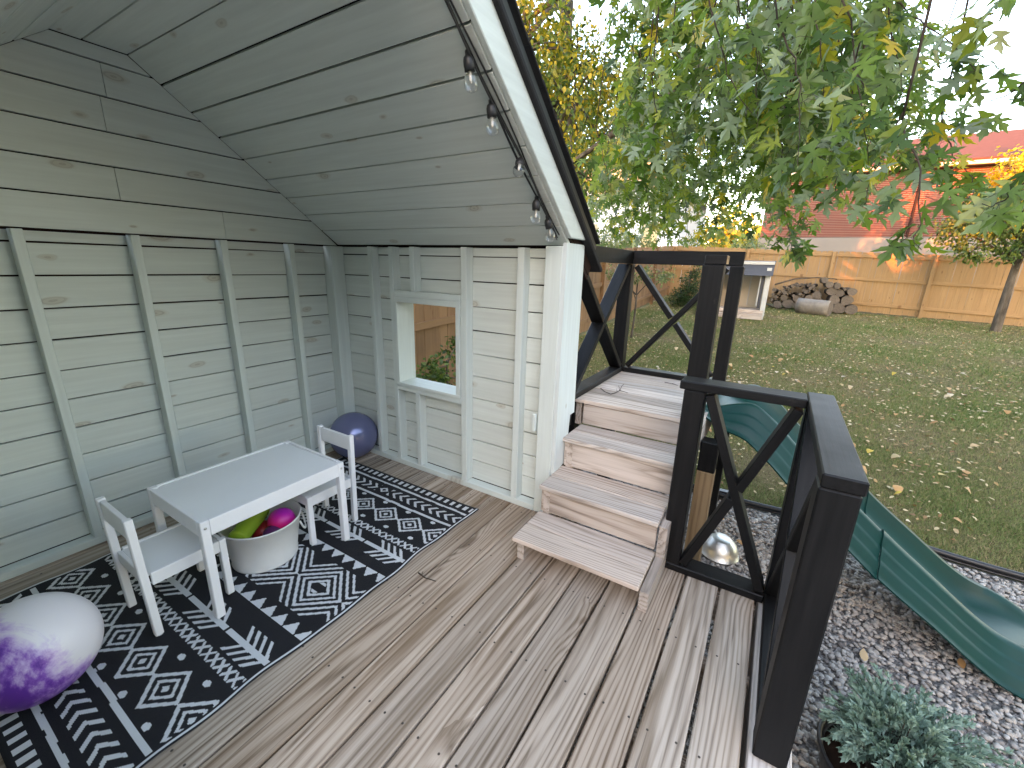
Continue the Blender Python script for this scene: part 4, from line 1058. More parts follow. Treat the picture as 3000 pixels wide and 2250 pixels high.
# ================================================================== neighbouring houses
g = NG('red_brick'); v = g.n('ShaderNodeTexCoord').outputs['Object']
vr = g.n('ShaderNodeCombineXYZ', {0: g.n('ShaderNodeSeparateXYZ', {0: v}).outputs[1], 1: g.n('ShaderNodeSeparateXYZ', {0: v}).outputs[2], 2: 0.0}).outputs[0]
br = g.n('ShaderNodeTexBrick', {'Vector': vr, 'Color1': (0.135, 0.034, 0.023, 1), 'Color2': (0.092, 0.024, 0.018, 1), 'Mortar': (0.27, 0.20, 0.165, 1), 'Scale': 1.0, 'Mortar Size': 0.009, 'Brick Width': 0.215, 'Row Height': 0.075, 'Bias': 0.0})
g.bsdf(g.mix(g.math('MULTIPLY', g.noise(v, 1.5, 4.0), 0.35), br.outputs['Color'], (0.155, 0.052, 0.038)), 0.85, spec=0.2); m_brick = g.m
m_conc = mat_plain('concrete_foundation', (0.20, 0.18, 0.165), 0.9, 0.2, 0.12, 1.5)
m_roofr = mat_plain('red_brown_shingles', (0.088, 0.040, 0.032), 0.85, 0.2, 0.2, 6)
m_trim = mat_plain('cream_trim', (0.62, 0.52, 0.36), 0.6, 0.4)
m_siding = mat_plain('pale_grey_siding', (0.55, 0.58, 0.64), 0.7, 0.3, 0.08, 3)
m_win = mat_plain('dark_window_glass', (0.03, 0.035, 0.04), 0.08, 0.6)
HX, HY0, HY1 = 24.0, -15.0, -1.35
bh = thing('brick_house', 'red brick house with a reddish roof beyond the golden fence', 'house', (27, -8, 0.5))
box('brick_wall', HX, HX+8, HY0, HY1, 3.02, 5.75, m_brick, bh, 0)
box('foundation', HX-0.06, HX+8.06, HY0-0.06, HY1+0.06, 0.2, 3.0, m_conc, bh, 0)
box('gutter', HX-0.50, HX-0.36, HY0-0.4, HY1+0.4, 5.72, 5.86, m_trim, bh, 0.02)
box('soffit', HX-0.36, HX-0.01, HY0-0.4, HY1+0.4, 5.755, 5.80, m_trim, bh, 0)
for sg_ in (0, 1):
    a = Vector((HX-0.45, 0, 5.90)); t_ = Vector((HX+4, 0, 7.75))
    c = (a+t_)/2; n = Vector((-(t_.z-a.z), 0, t_.x-a.x)).normalized()
    if sg_: c.x = 2*(HX+4)-c.x; n.x = -n.x
    beam('roof', (c.x, HY0-0.5, c.z), (c.x, HY1+0.5, c.z), (t_-a).length, 0.10, m_roofr, bh, up=n, bev=0)
for yy in (HY0, HY1-0.12):
    mw = Matrix(((1, 0, 0, HX+4), (0, 0, -1, yy+0.06), (0, 1, 0, 5.80), (0, 0, 0, 1)))
    prism('gable_wall', [(-3.9, 0.0), (3.9, 0.0), (0, 1.75)], 0.12, m_brick, bh, mw)
box('downspout', HX-0.10, HX-0.02, -7.05, -6.97, 3.0, 5.72, m_dark, bh, 0.01)
for y in (-12.6, -10.3):
    w = box('window', HX-0.03, HX+0.02, y-0.5, y+0.5, 3.9, 5.2, m_trim, bh, 0.01); box('pane', HX-0.045, HX-0.032, y-0.43, y+0.43, 3.97, 5.13, m_win, w, 0)
wh = thing('white_house', 'pale grey-white gabled house glimpsed through the trees at left', 'house', (27, 6, 0.5))
box('wall', 24.0, 32.0, 2.6, 9.6, 0.2, 5.6, m_siding, wh, 0)
mw = Matrix(((0, 0, 1, 24.1), (1, 0, 0, 6.1), (0, 1, 0, 5.6), (0, 0, 0, 1)))
prism('gable_wall', [(-3.45, 0.0), (3.45, 0.0), (0, 2.9)], 0.15, mat_plain('tan_gable', (0.33, 0.29, 0.25), 0.8), wh, mw)
for sg_ in (-1, 1):
    a = Vector((0, 6.1+sg_*4.0, 5.3)); t_ = Vector((0, 6.1, 8.65)); c = (a+t_)/2; n = Vector((0, sg_*(t_.z-a.z), 4.0)).normalized()
    beam('roof', (23.6, c.y, c.z), (32.4, c.y, c.z), (t_-a).length, 0.12, mat_plain('grey_shingles', (0.12, 0.115, 0.115), 0.9), wh, up=n, bev=0)
for y in (4.2, 7.8):
    w = box('window', 23.95, 24.01, y-0.5, y+0.5, 2.4, 3.9, m_shedwhite, wh, 0.01); box('pane', 23.93, 23.948, y-0.43, y+0.43, 2.47, 3.83, m_win, w, 0)
# unseen house added behind the camera to shade the yard
hm = thing('sun_block_house', 'unseen white sided house added behind the deck to block the low sun', 'house', (-26, -10, -0.4))
box('wall', -30.0, -22.2, -26.0, 9.0, -0.5, 4.4, m_siding, hm, 0)
for sg_ in (-1, 1):
    a = Vector((-26.1+sg_*4.4, 0, 4.2)); t_ = Vector((-26.1, 0, 6.6)); c = (a+t_)/2; n = Vector((sg_*(t_.z-a.z), 0, 4.4)).normalized()
    beam('roof', (c.x, -26.4, c.z), (c.x, 9.4, c.z), (t_-a).length, 0.15, m_shedgrey, hm, up=n, bev=0)
for yy in (-26.0, 8.85):
    mw = Matrix(((1, 0, 0, -26.1), (0, 0, -1, yy+0.07), (0, 1, 0, 4.4), (0, 0, 0, 1)))
    prism('gable_wall', [(-3.9, 0.0), (3.9, 0.0), (0, 2.1)], 0.14, m_siding, hm, mw)
w_ = thing('utility_wire', 'thin dark overhead wire crossing the sky above the brick roof', 'wire', (40, -8, 9.9))
put('wire_strand', join_tubes('wire_strand', [tube_arrays([(40, y, 10.05+0.0016*(y+8)**2) for y in np.linspace(-40, 25, 30)], 0.018, 5)], m_cable), w_)

# ================================================================== trees and plants
# drooping branchlets of the maple: four points each, metres
BR = (
    '-0.03,-2.25,2.47,0.00,-2.33,2.28,0.01,-2.40,2.11,0.00,-2.50,1.95;-0.06,-2.48,2.38,-0.03,-2.57,2.17,-0.02,-2.64,1.96,-0.04,-2.68,1.75;'
    '0.15,-2.68,2.43,0.18,-2.76,2.20,0.18,-2.84,1.95,0.15,-2.90,1.77;0.73,-2.82,2.61,0.72,-3.00,2.42,0.69,-3.14,2.26,0.62,-3.24,2.18;'
    '0.78,-3.44,2.21,0.88,-3.40,2.13,0.97,-3.31,2.13,1.08,-3.16,2.09;0.34,-3.19,2.40,0.37,-3.19,2.33,0.38,-3.19,2.29,0.40,-3.15,2.26;'
    '1.25,-2.54,2.34,1.32,-2.60,1.86,1.32,-2.66,1.62,1.29,-2.74,1.48;0.50,-3.01,1.99,0.47,-3.11,1.73,0.41,-3.17,1.55,0.35,-3.15,1.48;'
    '0.69,-3.03,2.07,0.69,-2.99,1.92,0.68,-2.97,1.78,0.66,-2.98,1.69;0.87,-3.19,2.09,0.85,-3.25,1.96,0.83,-3.32,1.84,0.79,-3.36,1.75;'
    '0.45,-3.45,1.80,0.48,-3.39,1.72,0.49,-3.36,1.68,0.50,-3.32,1.66;0.18,-2.34,2.53,0.22,-2.40,2.39,0.25,-2.47,2.27,0.26,-2.51,2.14;'
    '0.42,-2.60,2.55,0.43,-2.65,2.38,0.43,-2.71,2.20,0.41,-2.72,2.03;0.63,-2.86,2.58,0.65,-2.90,2.44,0.67,-2.93,2.29,0.68,-2.99,2.11;'
    '0.84,-2.82,2.32,0.86,-2.94,2.12,0.84,-3.04,1.98,0.82,-3.13,1.88;3.01,-2.44,2.96,3.00,-2.41,2.65,2.97,-2.41,2.33,2.91,-2.43,2.04;'
    '1.32,-2.74,2.54,1.27,-2.76,2.34,1.22,-2.78,2.13,1.16,-2.81,1.95;1.40,-2.08,3.34,1.38,-2.17,3.19,1.36,-2.24,3.05,1.31,-2.29,2.92;'
    '1.15,-2.43,3.00,1.13,-2.52,2.83,1.10,-2.61,2.65,1.05,-2.66,2.50;1.86,-1.50,2.49,1.85,-1.58,2.21,1.82,-1.66,1.92,1.76,-1.72,1.67;'
    '3.41,-1.02,3.02,3.40,-1.05,2.68,3.38,-1.08,2.32,3.33,-1.12,2.00;1.47,-1.49,3.40,1.41,-1.45,3.27,1.35,-1.42,3.14,1.30,-1.42,3.01;'
    '1.93,-1.63,3.39,1.94,-1.69,3.15,1.94,-1.74,2.91,1.93,-1.78,2.69;2.76,-0.88,2.81,2.68,-0.82,2.61,2.60,-0.78,2.41,2.53,-0.78,2.24;'
    '0.98,-1.92,2.64,0.95,-2.04,2.51,0.90,-2.14,2.38,0.84,-2.20,2.28;2.00,-2.49,2.48,1.97,-2.56,2.21,1.92,-2.63,1.95,1.84,-2.69,1.72;'
    '2.90,-0.76,3.28,2.97,-0.95,2.94,3.02,-1.12,2.59,3.01,-1.23,2.29;1.73,-1.73,2.91,1.73,-1.80,2.66,1.72,-1.87,2.40,1.68,-1.92,2.17;'
    '1.04,-1.77,3.09,1.03,-1.90,2.95,1.01,-2.00,2.82,0.97,-2.06,2.70;1.86,-1.12,2.53,1.85,-1.20,2.29,1.82,-1.29,2.04,1.77,-1.35,1.83;'
    '3.34,-2.98,3.53,3.29,-3.04,3.35,3.25,-3.09,3.18,3.19,-3.12,3.03;2.72,-2.82,2.90,2.70,-2.82,2.62,2.66,-2.84,2.33,2.60,-2.86,2.07;'
    '1.98,-1.24,2.76,1.99,-1.39,2.55,1.98,-1.51,2.35,1.93,-1.59,2.17;2.23,-2.95,3.00,2.20,-3.00,2.78,2.16,-3.04,2.56,2.10,-3.08,2.37;'
    '2.67,-1.68,2.66,2.65,-1.73,2.33,2.62,-1.77,1.98,2.56,-1.83,1.67;1.81,-1.57,2.75,1.82,-1.69,2.48,1.81,-1.80,2.21,1.77,-1.88,1.97;'
    '2.88,-2.21,3.01,2.85,-2.28,2.78,2.81,-2.34,2.56,2.76,-2.39,2.36;2.51,-2.25,3.52,2.51,-2.22,3.27,2.50,-2.21,3.00,2.48,-2.22,2.76;'
    '2.88,-1.17,3.33,2.92,-1.32,3.07,2.93,-1.45,2.80,2.90,-1.53,2.57;1.92,-2.23,2.73,1.91,-2.36,2.48,1.88,-2.48,2.23,1.82,-2.56,2.01;'
    '2.53,-2.82,2.53,2.47,-2.94,2.34,2.40,-3.04,2.15,2.31,-3.10,1.99;2.97,-3.02,3.00,2.94,-3.15,2.73,2.89,-3.27,2.46,2.82,-3.33,2.23;'
    '2.87,-2.10,3.54,2.88,-2.22,3.28,2.88,-2.33,3.02,2.85,-2.40,2.79;1.58,-1.39,3.13,1.59,-1.47,2.92,1.59,-1.54,2.70,1.56,-1.60,2.50;'
    '1.12,-2.07,3.00,1.06,-2.07,2.88,1.01,-2.07,2.76,0.95,-2.09,2.65;2.12,-0.97,3.41,2.09,-0.96,3.21,2.07,-0.97,2.99,2.03,-0.98,2.80;'
    '1.99,-2.56,3.08,1.96,-2.67,2.91,1.91,-2.76,2.73,1.86,-2.82,2.58;2.02,-0.97,3.16,2.01,-1.05,2.98,1.99,-1.12,2.81,1.95,-1.18,2.65;'
    '2.63,-3.24,3.18,2.60,-3.25,2.95,2.57,-3.27,2.71,2.52,-3.30,2.50;2.67,-2.01,2.67,2.67,-2.19,2.34,2.64,-2.35,2.00,2.58,-2.45,1.72;'
    '1.59,-1.26,3.01,1.61,-1.40,2.79,1.62,-1.51,2.56,1.60,-1.59,2.36;3.11,-1.45,4.09,3.15,-1.63,3.86,3.17,-1.78,3.64,3.16,-1.88,3.44;'
    '2.19,-2.99,3.23,2.17,-3.04,3.00,2.14,-3.08,2.76,2.10,-3.11,2.54;1.23,-2.87,2.80,1.19,-2.91,2.65,1.13,-2.94,2.50,1.07,-2.96,2.36;'
    '2.47,-2.43,2.75,2.42,-2.58,2.58,2.36,-2.69,2.42,2.29,-2.76,2.28;3.05,-1.06,4.09,3.06,-1.15,3.89,3.07,-1.23,3.69,3.05,-1.29,3.51;'
    '1.27,-2.34,2.64,1.24,-2.36,2.45,1.19,-2.39,2.25,1.13,-2.42,2.08;1.87,-1.61,3.38,1.88,-1.71,3.18,1.89,-1.80,2.97,1.86,-1.87,2.79;'
    '2.67,-0.65,4.05,2.71,-0.71,3.82,2.73,-0.77,3.58,2.73,-0.82,3.36;2.75,-2.37,3.42,2.74,-2.44,3.18,2.72,-2.50,2.94,2.68,-2.54,2.73;'
    '1.46,-2.81,2.82,1.42,-2.91,2.61,1.38,-2.99,2.41,1.32,-3.04,2.23;1.77,-2.53,2.68,1.73,-2.66,2.49,1.68,-2.76,2.30,1.61,-2.82,2.14;'
    '1.74,-1.96,2.95,1.72,-2.04,2.75,1.69,-2.11,2.55,1.65,-2.15,2.37;2.90,-2.64,3.68,2.89,-2.62,3.44,2.89,-2.62,3.19,2.86,-2.63,2.96;'
    '1.24,-2.85,2.16,1.16,-2.85,2.04,1.08,-2.85,1.92,0.99,-2.86,1.82;1.81,-2.78,2.63,1.75,-2.77,2.49,1.69,-2.77,2.35,1.61,-2.78,2.22;'
    '0.85,-2.02,2.94,0.82,-2.05,2.78,0.79,-2.08,2.62,0.75,-2.11,2.48;2.82,-0.71,3.56,2.85,-0.75,3.26,2.86,-0.80,2.94,2.85,-0.84,2.66;'
    '1.86,-2.13,3.03,1.87,-2.23,2.78,1.86,-2.32,2.53,1.82,-2.39,2.30;2.36,-2.17,3.19,2.35,-2.20,2.93,2.34,-2.23,2.66,2.30,-2.26,2.41;'
    '1.23,-1.75,2.57,1.19,-1.79,2.39,1.15,-1.82,2.20,1.09,-1.86,2.03;1.74,-1.48,2.83,1.70,-1.46,2.60,1.66,-1.45,2.37,1.61,-1.46,2.16;'
    '2.01,-2.04,3.41,2.03,-2.16,3.17,2.03,-2.26,2.92,2.01,-2.33,2.70;3.13,-2.17,4.16,3.11,-2.17,3.99,3.08,-2.18,3.82,3.05,-2.19,3.66;'
    '1.39,-2.77,2.54,1.35,-2.81,2.34,1.29,-2.84,2.14,1.23,-2.87,1.97;1.83,-1.65,2.96,1.83,-1.78,2.77,1.81,-1.89,2.57,1.77,-1.96,2.40;'
    '2.27,-2.44,3.19,2.26,-2.52,2.95,2.24,-2.60,2.69,2.20,-2.65,2.47;1.18,-1.86,3.21,1.16,-1.96,3.08,1.13,-2.05,2.94,1.09,-2.11,2.83;'
    '2.95,-2.22,4.13,2.96,-2.27,3.92,2.95,-2.32,3.71,2.93,-2.36,3.51;1.43,-1.27,3.43,1.44,-1.39,3.28,1.44,-1.49,3.13,1.41,-1.56,2.99;'
    '1.40,-1.63,3.19,1.37,-1.67,3.04,1.34,-1.72,2.90,1.30,-1.76,2.76;2.70,-2.62,3.41,2.70,-2.70,3.14,2.69,-2.77,2.87,2.66,-2.82,2.62;'
    '2.81,-2.79,3.02,2.77,-2.78,2.83,2.72,-2.79,2.64,2.66,-2.80,2.46;1.49,-1.17,3.40,1.46,-1.19,3.26,1.43,-1.22,3.11,1.39,-1.25,2.98;'
    '2.57,-1.77,3.68,2.58,-1.78,3.44,2.58,-1.79,3.18,2.56,-1.82,2.95;3.59,-2.79,3.33,3.57,-2.76,3.09,3.53,-2.75,2.85,3.48,-2.76,2.63;'
    '3.04,-1.47,4.32,3.06,-1.50,4.10,3.07,-1.53,3.86,3.07,-1.56,3.64;3.18,-0.70,3.09,3.16,-0.70,2.79,3.13,-0.71,2.48,3.08,-0.73,2.20;'
    '1.67,-1.82,3.51,1.63,-1.79,3.36,1.59,-1.77,3.21,1.54,-1.78,3.07;1.90,-2.70,3.25,1.86,-2.69,3.08,1.83,-2.69,2.91,1.78,-2.70,2.75;'
    '2.19,-1.13,3.30,2.19,-1.12,3.01,2.18,-1.12,2.71,2.16,-1.14,2.44;1.85,-2.02,3.05,1.84,-2.13,2.84,1.82,-2.22,2.63,1.78,-2.28,2.44;'
    '1.55,-2.82,2.80,1.51,-2.85,2.60,1.47,-2.88,2.40,1.41,-2.91,2.22;1.40,-2.55,2.42,1.34,-2.56,2.27,1.27,-2.57,2.12,1.20,-2.59,1.98;'
    '1.06,-2.08,2.64,1.00,-2.06,2.50,0.94,-2.05,2.36,0.87,-2.06,2.24;1.77,-1.55,3.26,1.76,-1.65,3.10,1.75,-1.74,2.95,1.71,-1.80,2.81;'
    '2.53,-2.61,2.98,2.51,-2.74,2.71,2.47,-2.86,2.45,2.42,-2.93,2.23;1.75,-2.77,2.60,1.71,-2.81,2.39,1.65,-2.84,2.18,1.59,-2.88,2.00;'
    '2.13,-1.02,3.82,2.09,-0.98,3.64,2.06,-0.95,3.46,2.02,-0.95,3.30;1.04,-2.11,3.13,1.01,-2.21,3.00,0.98,-2.29,2.88,0.93,-2.33,2.77;'
    '1.83,-3.00,3.09,1.79,-2.98,2.94,1.75,-2.97,2.78,1.69,-2.97,2.64;2.43,-2.52,2.86,2.39,-2.62,2.69,2.33,-2.70,2.52,2.26,-2.75,2.38;'
    '1.90,-2.75,2.57,1.84,-2.79,2.42,1.77,-2.83,2.27,1.70,-2.85,2.15;2.34,-1.81,2.90,2.35,-1.91,2.60,2.33,-2.00,2.29,2.29,-2.06,2.02;'
    '3.44,-2.38,3.71,3.42,-2.46,3.52,3.39,-2.54,3.34,3.34,-2.59,3.17;1.64,-2.58,2.95,1.60,-2.64,2.80,1.55,-2.69,2.65,1.49,-2.72,2.52;'
    '1.48,-2.35,3.08,1.45,-2.45,2.92,1.42,-2.54,2.75,1.37,-2.59,2.61;3.11,-3.15,3.43,3.07,-3.12,3.27,3.02,-3.10,3.10,2.97,-3.10,2.95;'
    '1.68,-1.31,2.83,1.67,-1.33,2.57,1.65,-1.36,2.30,1.60,-1.39,2.05;1.99,-2.59,2.83,1.96,-2.66,2.60,1.93,-2.72,2.36,1.87,-2.77,2.16;'
    '1.58,-1.47,3.18,1.56,-1.50,3.01,1.53,-1.53,2.83,1.49,-1.56,2.68;2.98,-2.16,3.60,3.01,-2.29,3.29,3.02,-2.40,2.97,3.00,-2.48,2.69;'
    '2.56,-1.99,2.89,2.53,-2.06,2.67,2.50,-2.13,2.45,2.44,-2.18,2.25;1.85,-1.06,3.78,1.87,-1.15,3.59,1.88,-1.24,3.41,1.87,-1.29,3.24;'
    '1.08,-2.63,2.80,1.05,-2.70,2.63,1.01,-2.76,2.45,0.95,-2.79,2.30;2.97,-3.42,2.94,2.94,-3.44,2.68,2.90,-3.47,2.41,2.83,-3.50,2.18;'
    '2.27,-2.61,3.39,2.26,-2.59,3.16,2.25,-2.58,2.91,2.22,-2.60,2.69;3.07,-0.98,3.46,3.10,-1.02,3.12,3.11,-1.06,2.76,3.09,-1.11,2.44;'
    '1.93,-2.34,2.94,1.90,-2.35,2.72,1.87,-2.37,2.50,1.82,-2.39,2.30;1.25,-1.71,2.73,1.26,-1.81,2.50,1.25,-1.90,2.27,1.21,-1.97,2.06;'
    '5.08,-0.11,4.01,5.11,-0.21,3.72,5.12,-0.32,3.43,5.13,-0.43,3.12;4.76,-1.68,3.21,4.74,-1.78,2.96,4.70,-1.89,2.71,4.65,-1.99,2.47;'
    '5.68,-0.42,3.87,5.66,-0.39,3.56,5.63,-0.37,3.24,5.59,-0.35,2.91;4.36,-0.01,3.75,4.33,0.02,3.48,4.29,0.05,3.20,4.24,0.07,2.92;'
    '4.87,-0.19,3.31,4.87,-0.27,3.00,4.86,-0.35,2.68,4.83,-0.44,2.36;5.41,0.34,3.79,5.40,0.35,3.42,5.39,0.36,3.04,5.35,0.36,2.65;'
    '3.94,-2.10,2.97,3.91,-2.18,2.69,3.87,-2.25,2.41,3.82,-2.32,2.13;3.90,-2.23,2.76,3.83,-2.21,2.59,3.76,-2.20,2.43,3.68,-2.18,2.27;'
    '3.07,-0.57,3.25,3.06,-0.63,3.02,3.05,-0.70,2.79,3.02,-0.77,2.56;5.37,-1.65,3.07,5.35,-1.77,2.74,5.32,-1.90,2.40,5.27,-2.03,2.05;'
    '3.59,-2.44,2.91,3.55,-2.43,2.66,3.50,-2.43,2.40,3.44,-2.43,2.13;4.03,-0.12,3.44,4.01,-0.18,3.20,3.99,-0.24,2.97,3.97,-0.31,2.73;'
    '4.73,-1.79,3.54,4.69,-1.81,3.31,4.65,-1.83,3.08,4.61,-1.85,2.85;4.83,-0.06,3.18,4.80,-0.09,2.91,4.76,-0.13,2.64,4.72,-0.17,2.36;'
    '5.66,-2.34,2.67,5.59,-2.41,2.47,5.52,-2.48,2.26,5.44,-2.56,2.05;3.92,-0.77,3.45,3.90,-0.84,3.21,3.89,-0.91,2.98,3.86,-0.99,2.74;'
    '4.74,-2.18,3.16,4.69,-2.25,2.94,4.64,-2.31,2.73,4.58,-2.38,2.51;4.29,-1.93,2.85,4.24,-2.02,2.64,4.19,-2.11,2.43,4.13,-2.20,2.22;'
    '3.74,-1.38,3.34,3.71,-1.43,3.13,3.68,-1.49,2.92,3.64,-1.55,2.70;4.11,-0.04,3.26,4.10,-0.15,3.06,4.09,-0.27,2.86,4.08,-0.39,2.66;'
    '3.40,-1.59,3.08,3.37,-1.60,2.82,3.34,-1.63,2.56,3.29,-1.65,2.28;4.17,-2.05,3.55,4.15,-2.03,3.31,4.11,-2.00,3.06,4.07,-1.98,2.80;'
    '4.51,-0.70,3.19,4.45,-0.66,2.95,4.38,-0.62,2.70,4.31,-0.58,2.45;4.49,-0.67,2.59,4.42,-0.63,2.33,4.34,-0.60,2.06,4.24,-0.58,1.79;'
    '4.61,-0.80,2.74,4.55,-0.76,2.44,4.48,-0.73,2.12,4.40,-0.70,1.80;4.86,-0.80,2.86,4.84,-0.92,2.59,4.81,-1.04,2.31,4.77,-1.16,2.04;'
    '3.38,-1.80,2.47,3.32,-1.87,2.32,3.25,-1.93,2.16,3.18,-2.00,2.01;5.81,-0.77,3.14,5.79,-0.80,2.76,5.75,-0.83,2.37,5.70,-0.86,1.98;'
    '3.75,-2.40,2.85,3.71,-2.48,2.59,3.66,-2.56,2.32,3.60,-2.64,2.06;3.84,-1.28,2.66,3.80,-1.31,2.35,3.75,-1.35,2.03,3.68,-1.39,1.71;'
    '4.95,-0.61,3.24,4.89,-0.58,3.00,4.83,-0.54,2.75,4.76,-0.51,2.50;4.02,-0.40,2.96,4.00,-0.51,2.77,3.97,-0.61,2.58,3.93,-0.71,2.39;'
    '5.66,-1.94,3.48,5.62,-2.06,3.28,5.57,-2.17,3.08,5.52,-2.28,2.88;5.74,-1.11,3.77,5.73,-1.23,3.53,5.71,-1.35,3.28,5.68,-1.47,3.03;'
    '3.47,-0.25,3.31,3.45,-0.32,3.09,3.44,-0.39,2.86,3.42,-0.46,2.63;4.66,-0.80,2.68,4.63,-0.92,2.46,4.59,-1.05,2.24,4.54,-1.17,2.03;'
    '5.04,-1.67,3.50,4.99,-1.68,3.30,4.94,-1.70,3.11,4.89,-1.71,2.91;5.82,-0.62,3.59,5.79,-0.60,3.27,5.76,-0.59,2.95,5.71,-0.59,2.61;'
    '5.24,-1.35,3.60,5.20,-1.32,3.32,5.16,-1.30,3.05,5.12,-1.28,2.76;5.50,-1.08,2.80,5.44,-1.10,2.60,5.37,-1.12,2.39,5.30,-1.15,2.18;'
    '3.35,-1.52,2.81,3.31,-1.56,2.56,3.27,-1.60,2.30,3.21,-1.65,2.05;2.93,-0.63,2.89,2.88,-0.64,2.69,2.82,-0.65,2.50,2.75,-0.66,2.30;'
    '4.20,-1.19,3.07,4.19,-1.24,2.76,4.16,-1.29,2.44,4.11,-1.34,2.12;6.20,-1.66,3.16,6.18,-1.68,2.76,6.14,-1.71,2.36,6.08,-1.73,1.94;'
    '4.34,-0.38,2.46,4.30,-0.46,2.26,4.24,-0.54,2.05,4.18,-0.63,1.85;3.97,-1.39,3.26,3.95,-1.44,2.98,3.93,-1.49,2.68,3.90,-1.55,2.38;'
    '4.64,-1.98,3.41,4.60,-2.02,3.19,4.56,-2.07,2.97,4.51,-2.12,2.75;3.30,-0.91,2.74,3.23,-0.92,2.58,3.17,-0.94,2.42,3.09,-0.95,2.25;'
    '3.82,-0.48,2.43,3.78,-0.57,2.21,3.74,-0.66,1.99,3.68,-0.75,1.78;4.96,-1.75,3.62,4.95,-1.78,3.32,4.92,-1.81,3.01,4.89,-1.84,2.70;'
    '5.70,-1.37,3.60,5.66,-1.39,3.36,5.62,-1.42,3.11,5.58,-1.45,2.86;3.41,-2.22,2.92,3.36,-2.28,2.76,3.30,-2.33,2.60,3.23,-2.39,2.44;'
    '5.45,-1.17,3.75,5.41,-1.21,3.55,5.37,-1.24,3.35,5.32,-1.27,3.15;3.51,-2.12,3.23,3.48,-2.18,3.02,3.44,-2.25,2.81,3.40,-2.31,2.59;'
    '6.05,-1.43,3.14,6.00,-1.40,2.89,5.93,-1.36,2.63,5.86,-1.33,2.38;3.16,-0.60,2.55,3.10,-0.63,2.38,3.03,-0.66,2.21,2.96,-0.70,2.03;'
    '3.51,-1.81,2.52,3.47,-1.87,2.27,3.41,-1.93,2.02,3.34,-2.00,1.77;3.92,-2.11,3.35,3.89,-2.12,3.12,3.86,-2.14,2.87,3.81,-2.15,2.62;'
    '5.31,0.52,3.23,5.28,0.50,2.91,5.25,0.47,2.58,5.20,0.43,2.24;5.50,0.01,3.79,5.46,0.04,3.53,5.41,0.06,3.27,5.36,0.09,3.01;'
    '4.05,-0.22,3.12,4.02,-0.28,2.93,3.98,-0.33,2.74,3.93,-0.39,2.54;4.59,-1.55,3.31,4.55,-1.61,3.11,4.51,-1.67,2.92,4.46,-1.74,2.72;'
    '3.56,-1.39,2.97,3.53,-1.40,2.69,3.48,-1.40,2.41,3.43,-1.42,2.13;4.71,-1.13,3.33,4.70,-1.20,3.00,4.69,-1.28,2.67,4.66,-1.36,2.33;'
    '4.04,-1.28,2.84,3.99,-1.26,2.55,3.94,-1.25,2.25,3.87,-1.23,1.95;3.67,-0.80,3.30,3.67,-0.85,3.02,3.66,-0.90,2.73,3.63,-0.96,2.43;'
    '5.64,-1.59,2.51,5.57,-1.60,2.28,5.49,-1.61,2.06,5.41,-1.63,1.83;4.54,-0.25,3.30,4.50,-0.20,2.97,4.44,-0.15,2.63,4.38,-0.11,2.28;'
    '5.36,-2.34,3.48,5.33,-2.35,3.21,5.30,-2.36,2.93,5.25,-2.37,2.64;3.31,-1.27,2.83,3.26,-1.34,2.67,3.21,-1.40,2.50,3.15,-1.46,2.34;'
    '4.15,-1.27,2.40,4.07,-1.26,2.21,3.99,-1.24,2.03,3.90,-1.23,1.85;4.80,-2.38,3.05,4.77,-2.38,2.75,4.72,-2.37,2.44,4.66,-2.36,2.13;'
    '4.72,-1.02,3.29,4.67,-1.02,3.11,4.61,-1.02,2.92,4.54,-1.02,2.73;5.42,0.23,3.79,5.43,0.21,3.41,5.43,0.18,3.01,5.41,0.15,2.60;'
    '4.54,-0.29,2.74,4.46,-0.25,2.52,4.37,-0.21,2.31,4.28,-0.18,2.09;'
)
BR = np.array([[float(v) for v in r.split(',')] for r in ''.join(BR).strip(';').split(';')]).reshape(-1, 4, 3)
az_ = np.arctan2(BR[:, 0, 1]+2.704, BR[:, 0, 0]+2.007); BR = BR[~((np.arange(len(BR)) >= 15) & (az_ > R(20.5)) & (BR[:, 0, 2] > 2.75))]
m_maple = mat_leaf('maple_leaf', [(0.0, (0.032, 0.070, 0.020)), (0.35, (0.070, 0.135, 0.024)), (0.60, (0.125, 0.200, 0.032)), (0.80, (0.26, 0.29, 0.04)), (1.0, (0.50, 0.37, 0.04))], under=(0.34, 0.41, 0.31), trans=0.48)
TR = np.array([1.8, -9.4, float(terrain(1.8, -9.4))])
mp = thing('maple_tree', 'green silver maple whose drooping leafy branches hang over the yard', 'tree', tuple(TR))
top = TR + np.array([0.0, 0.1, 3.4])
limbs = [[top, (2.2, -6.5, 5.3), (2.4, -3.5, 5.7), (2.5, -1.0, 5.3), (2.6, 1.4, 4.7)],
         [top, (1.2, -7.0, 4.6), (0.8, -5.0, 4.7), (0.0, -3.6, 4.3), (-0.4, -2.9, 3.9)],
         [top, (4.0, -6.8, 5.6), (5.1, -2.2, 6.1), (5.3, 1.2, 5.5), (5.0, 3.0, 4.5)],
         [top, (3.6, -6.6, 5.2), (4.9, -3.0, 4.9), (5.2, -1.2, 4.0), (5.3, 0.6, 3.1), (5.2, 1.6, 2.6)],
         [top, (1.8, -6.6, 5.2), (1.4, -4.9, 5.6), (0.6, -3.2, 5.2), (0.6, -1.9, 4.7)]]
def smooth_path(pts, n=6):
    P = np.array(pts, float); t = np.arange(len(P)); tt = np.linspace(0, len(P)-1, (len(P)-1)*n+1)
    out = np.stack([np.interp(tt, t, P[:, k]) for k in range(3)], -1)
    for _ in range(3): out[1:-1] = (out[:-2]+2*out[1:-1]+out[2:])/4
    return out
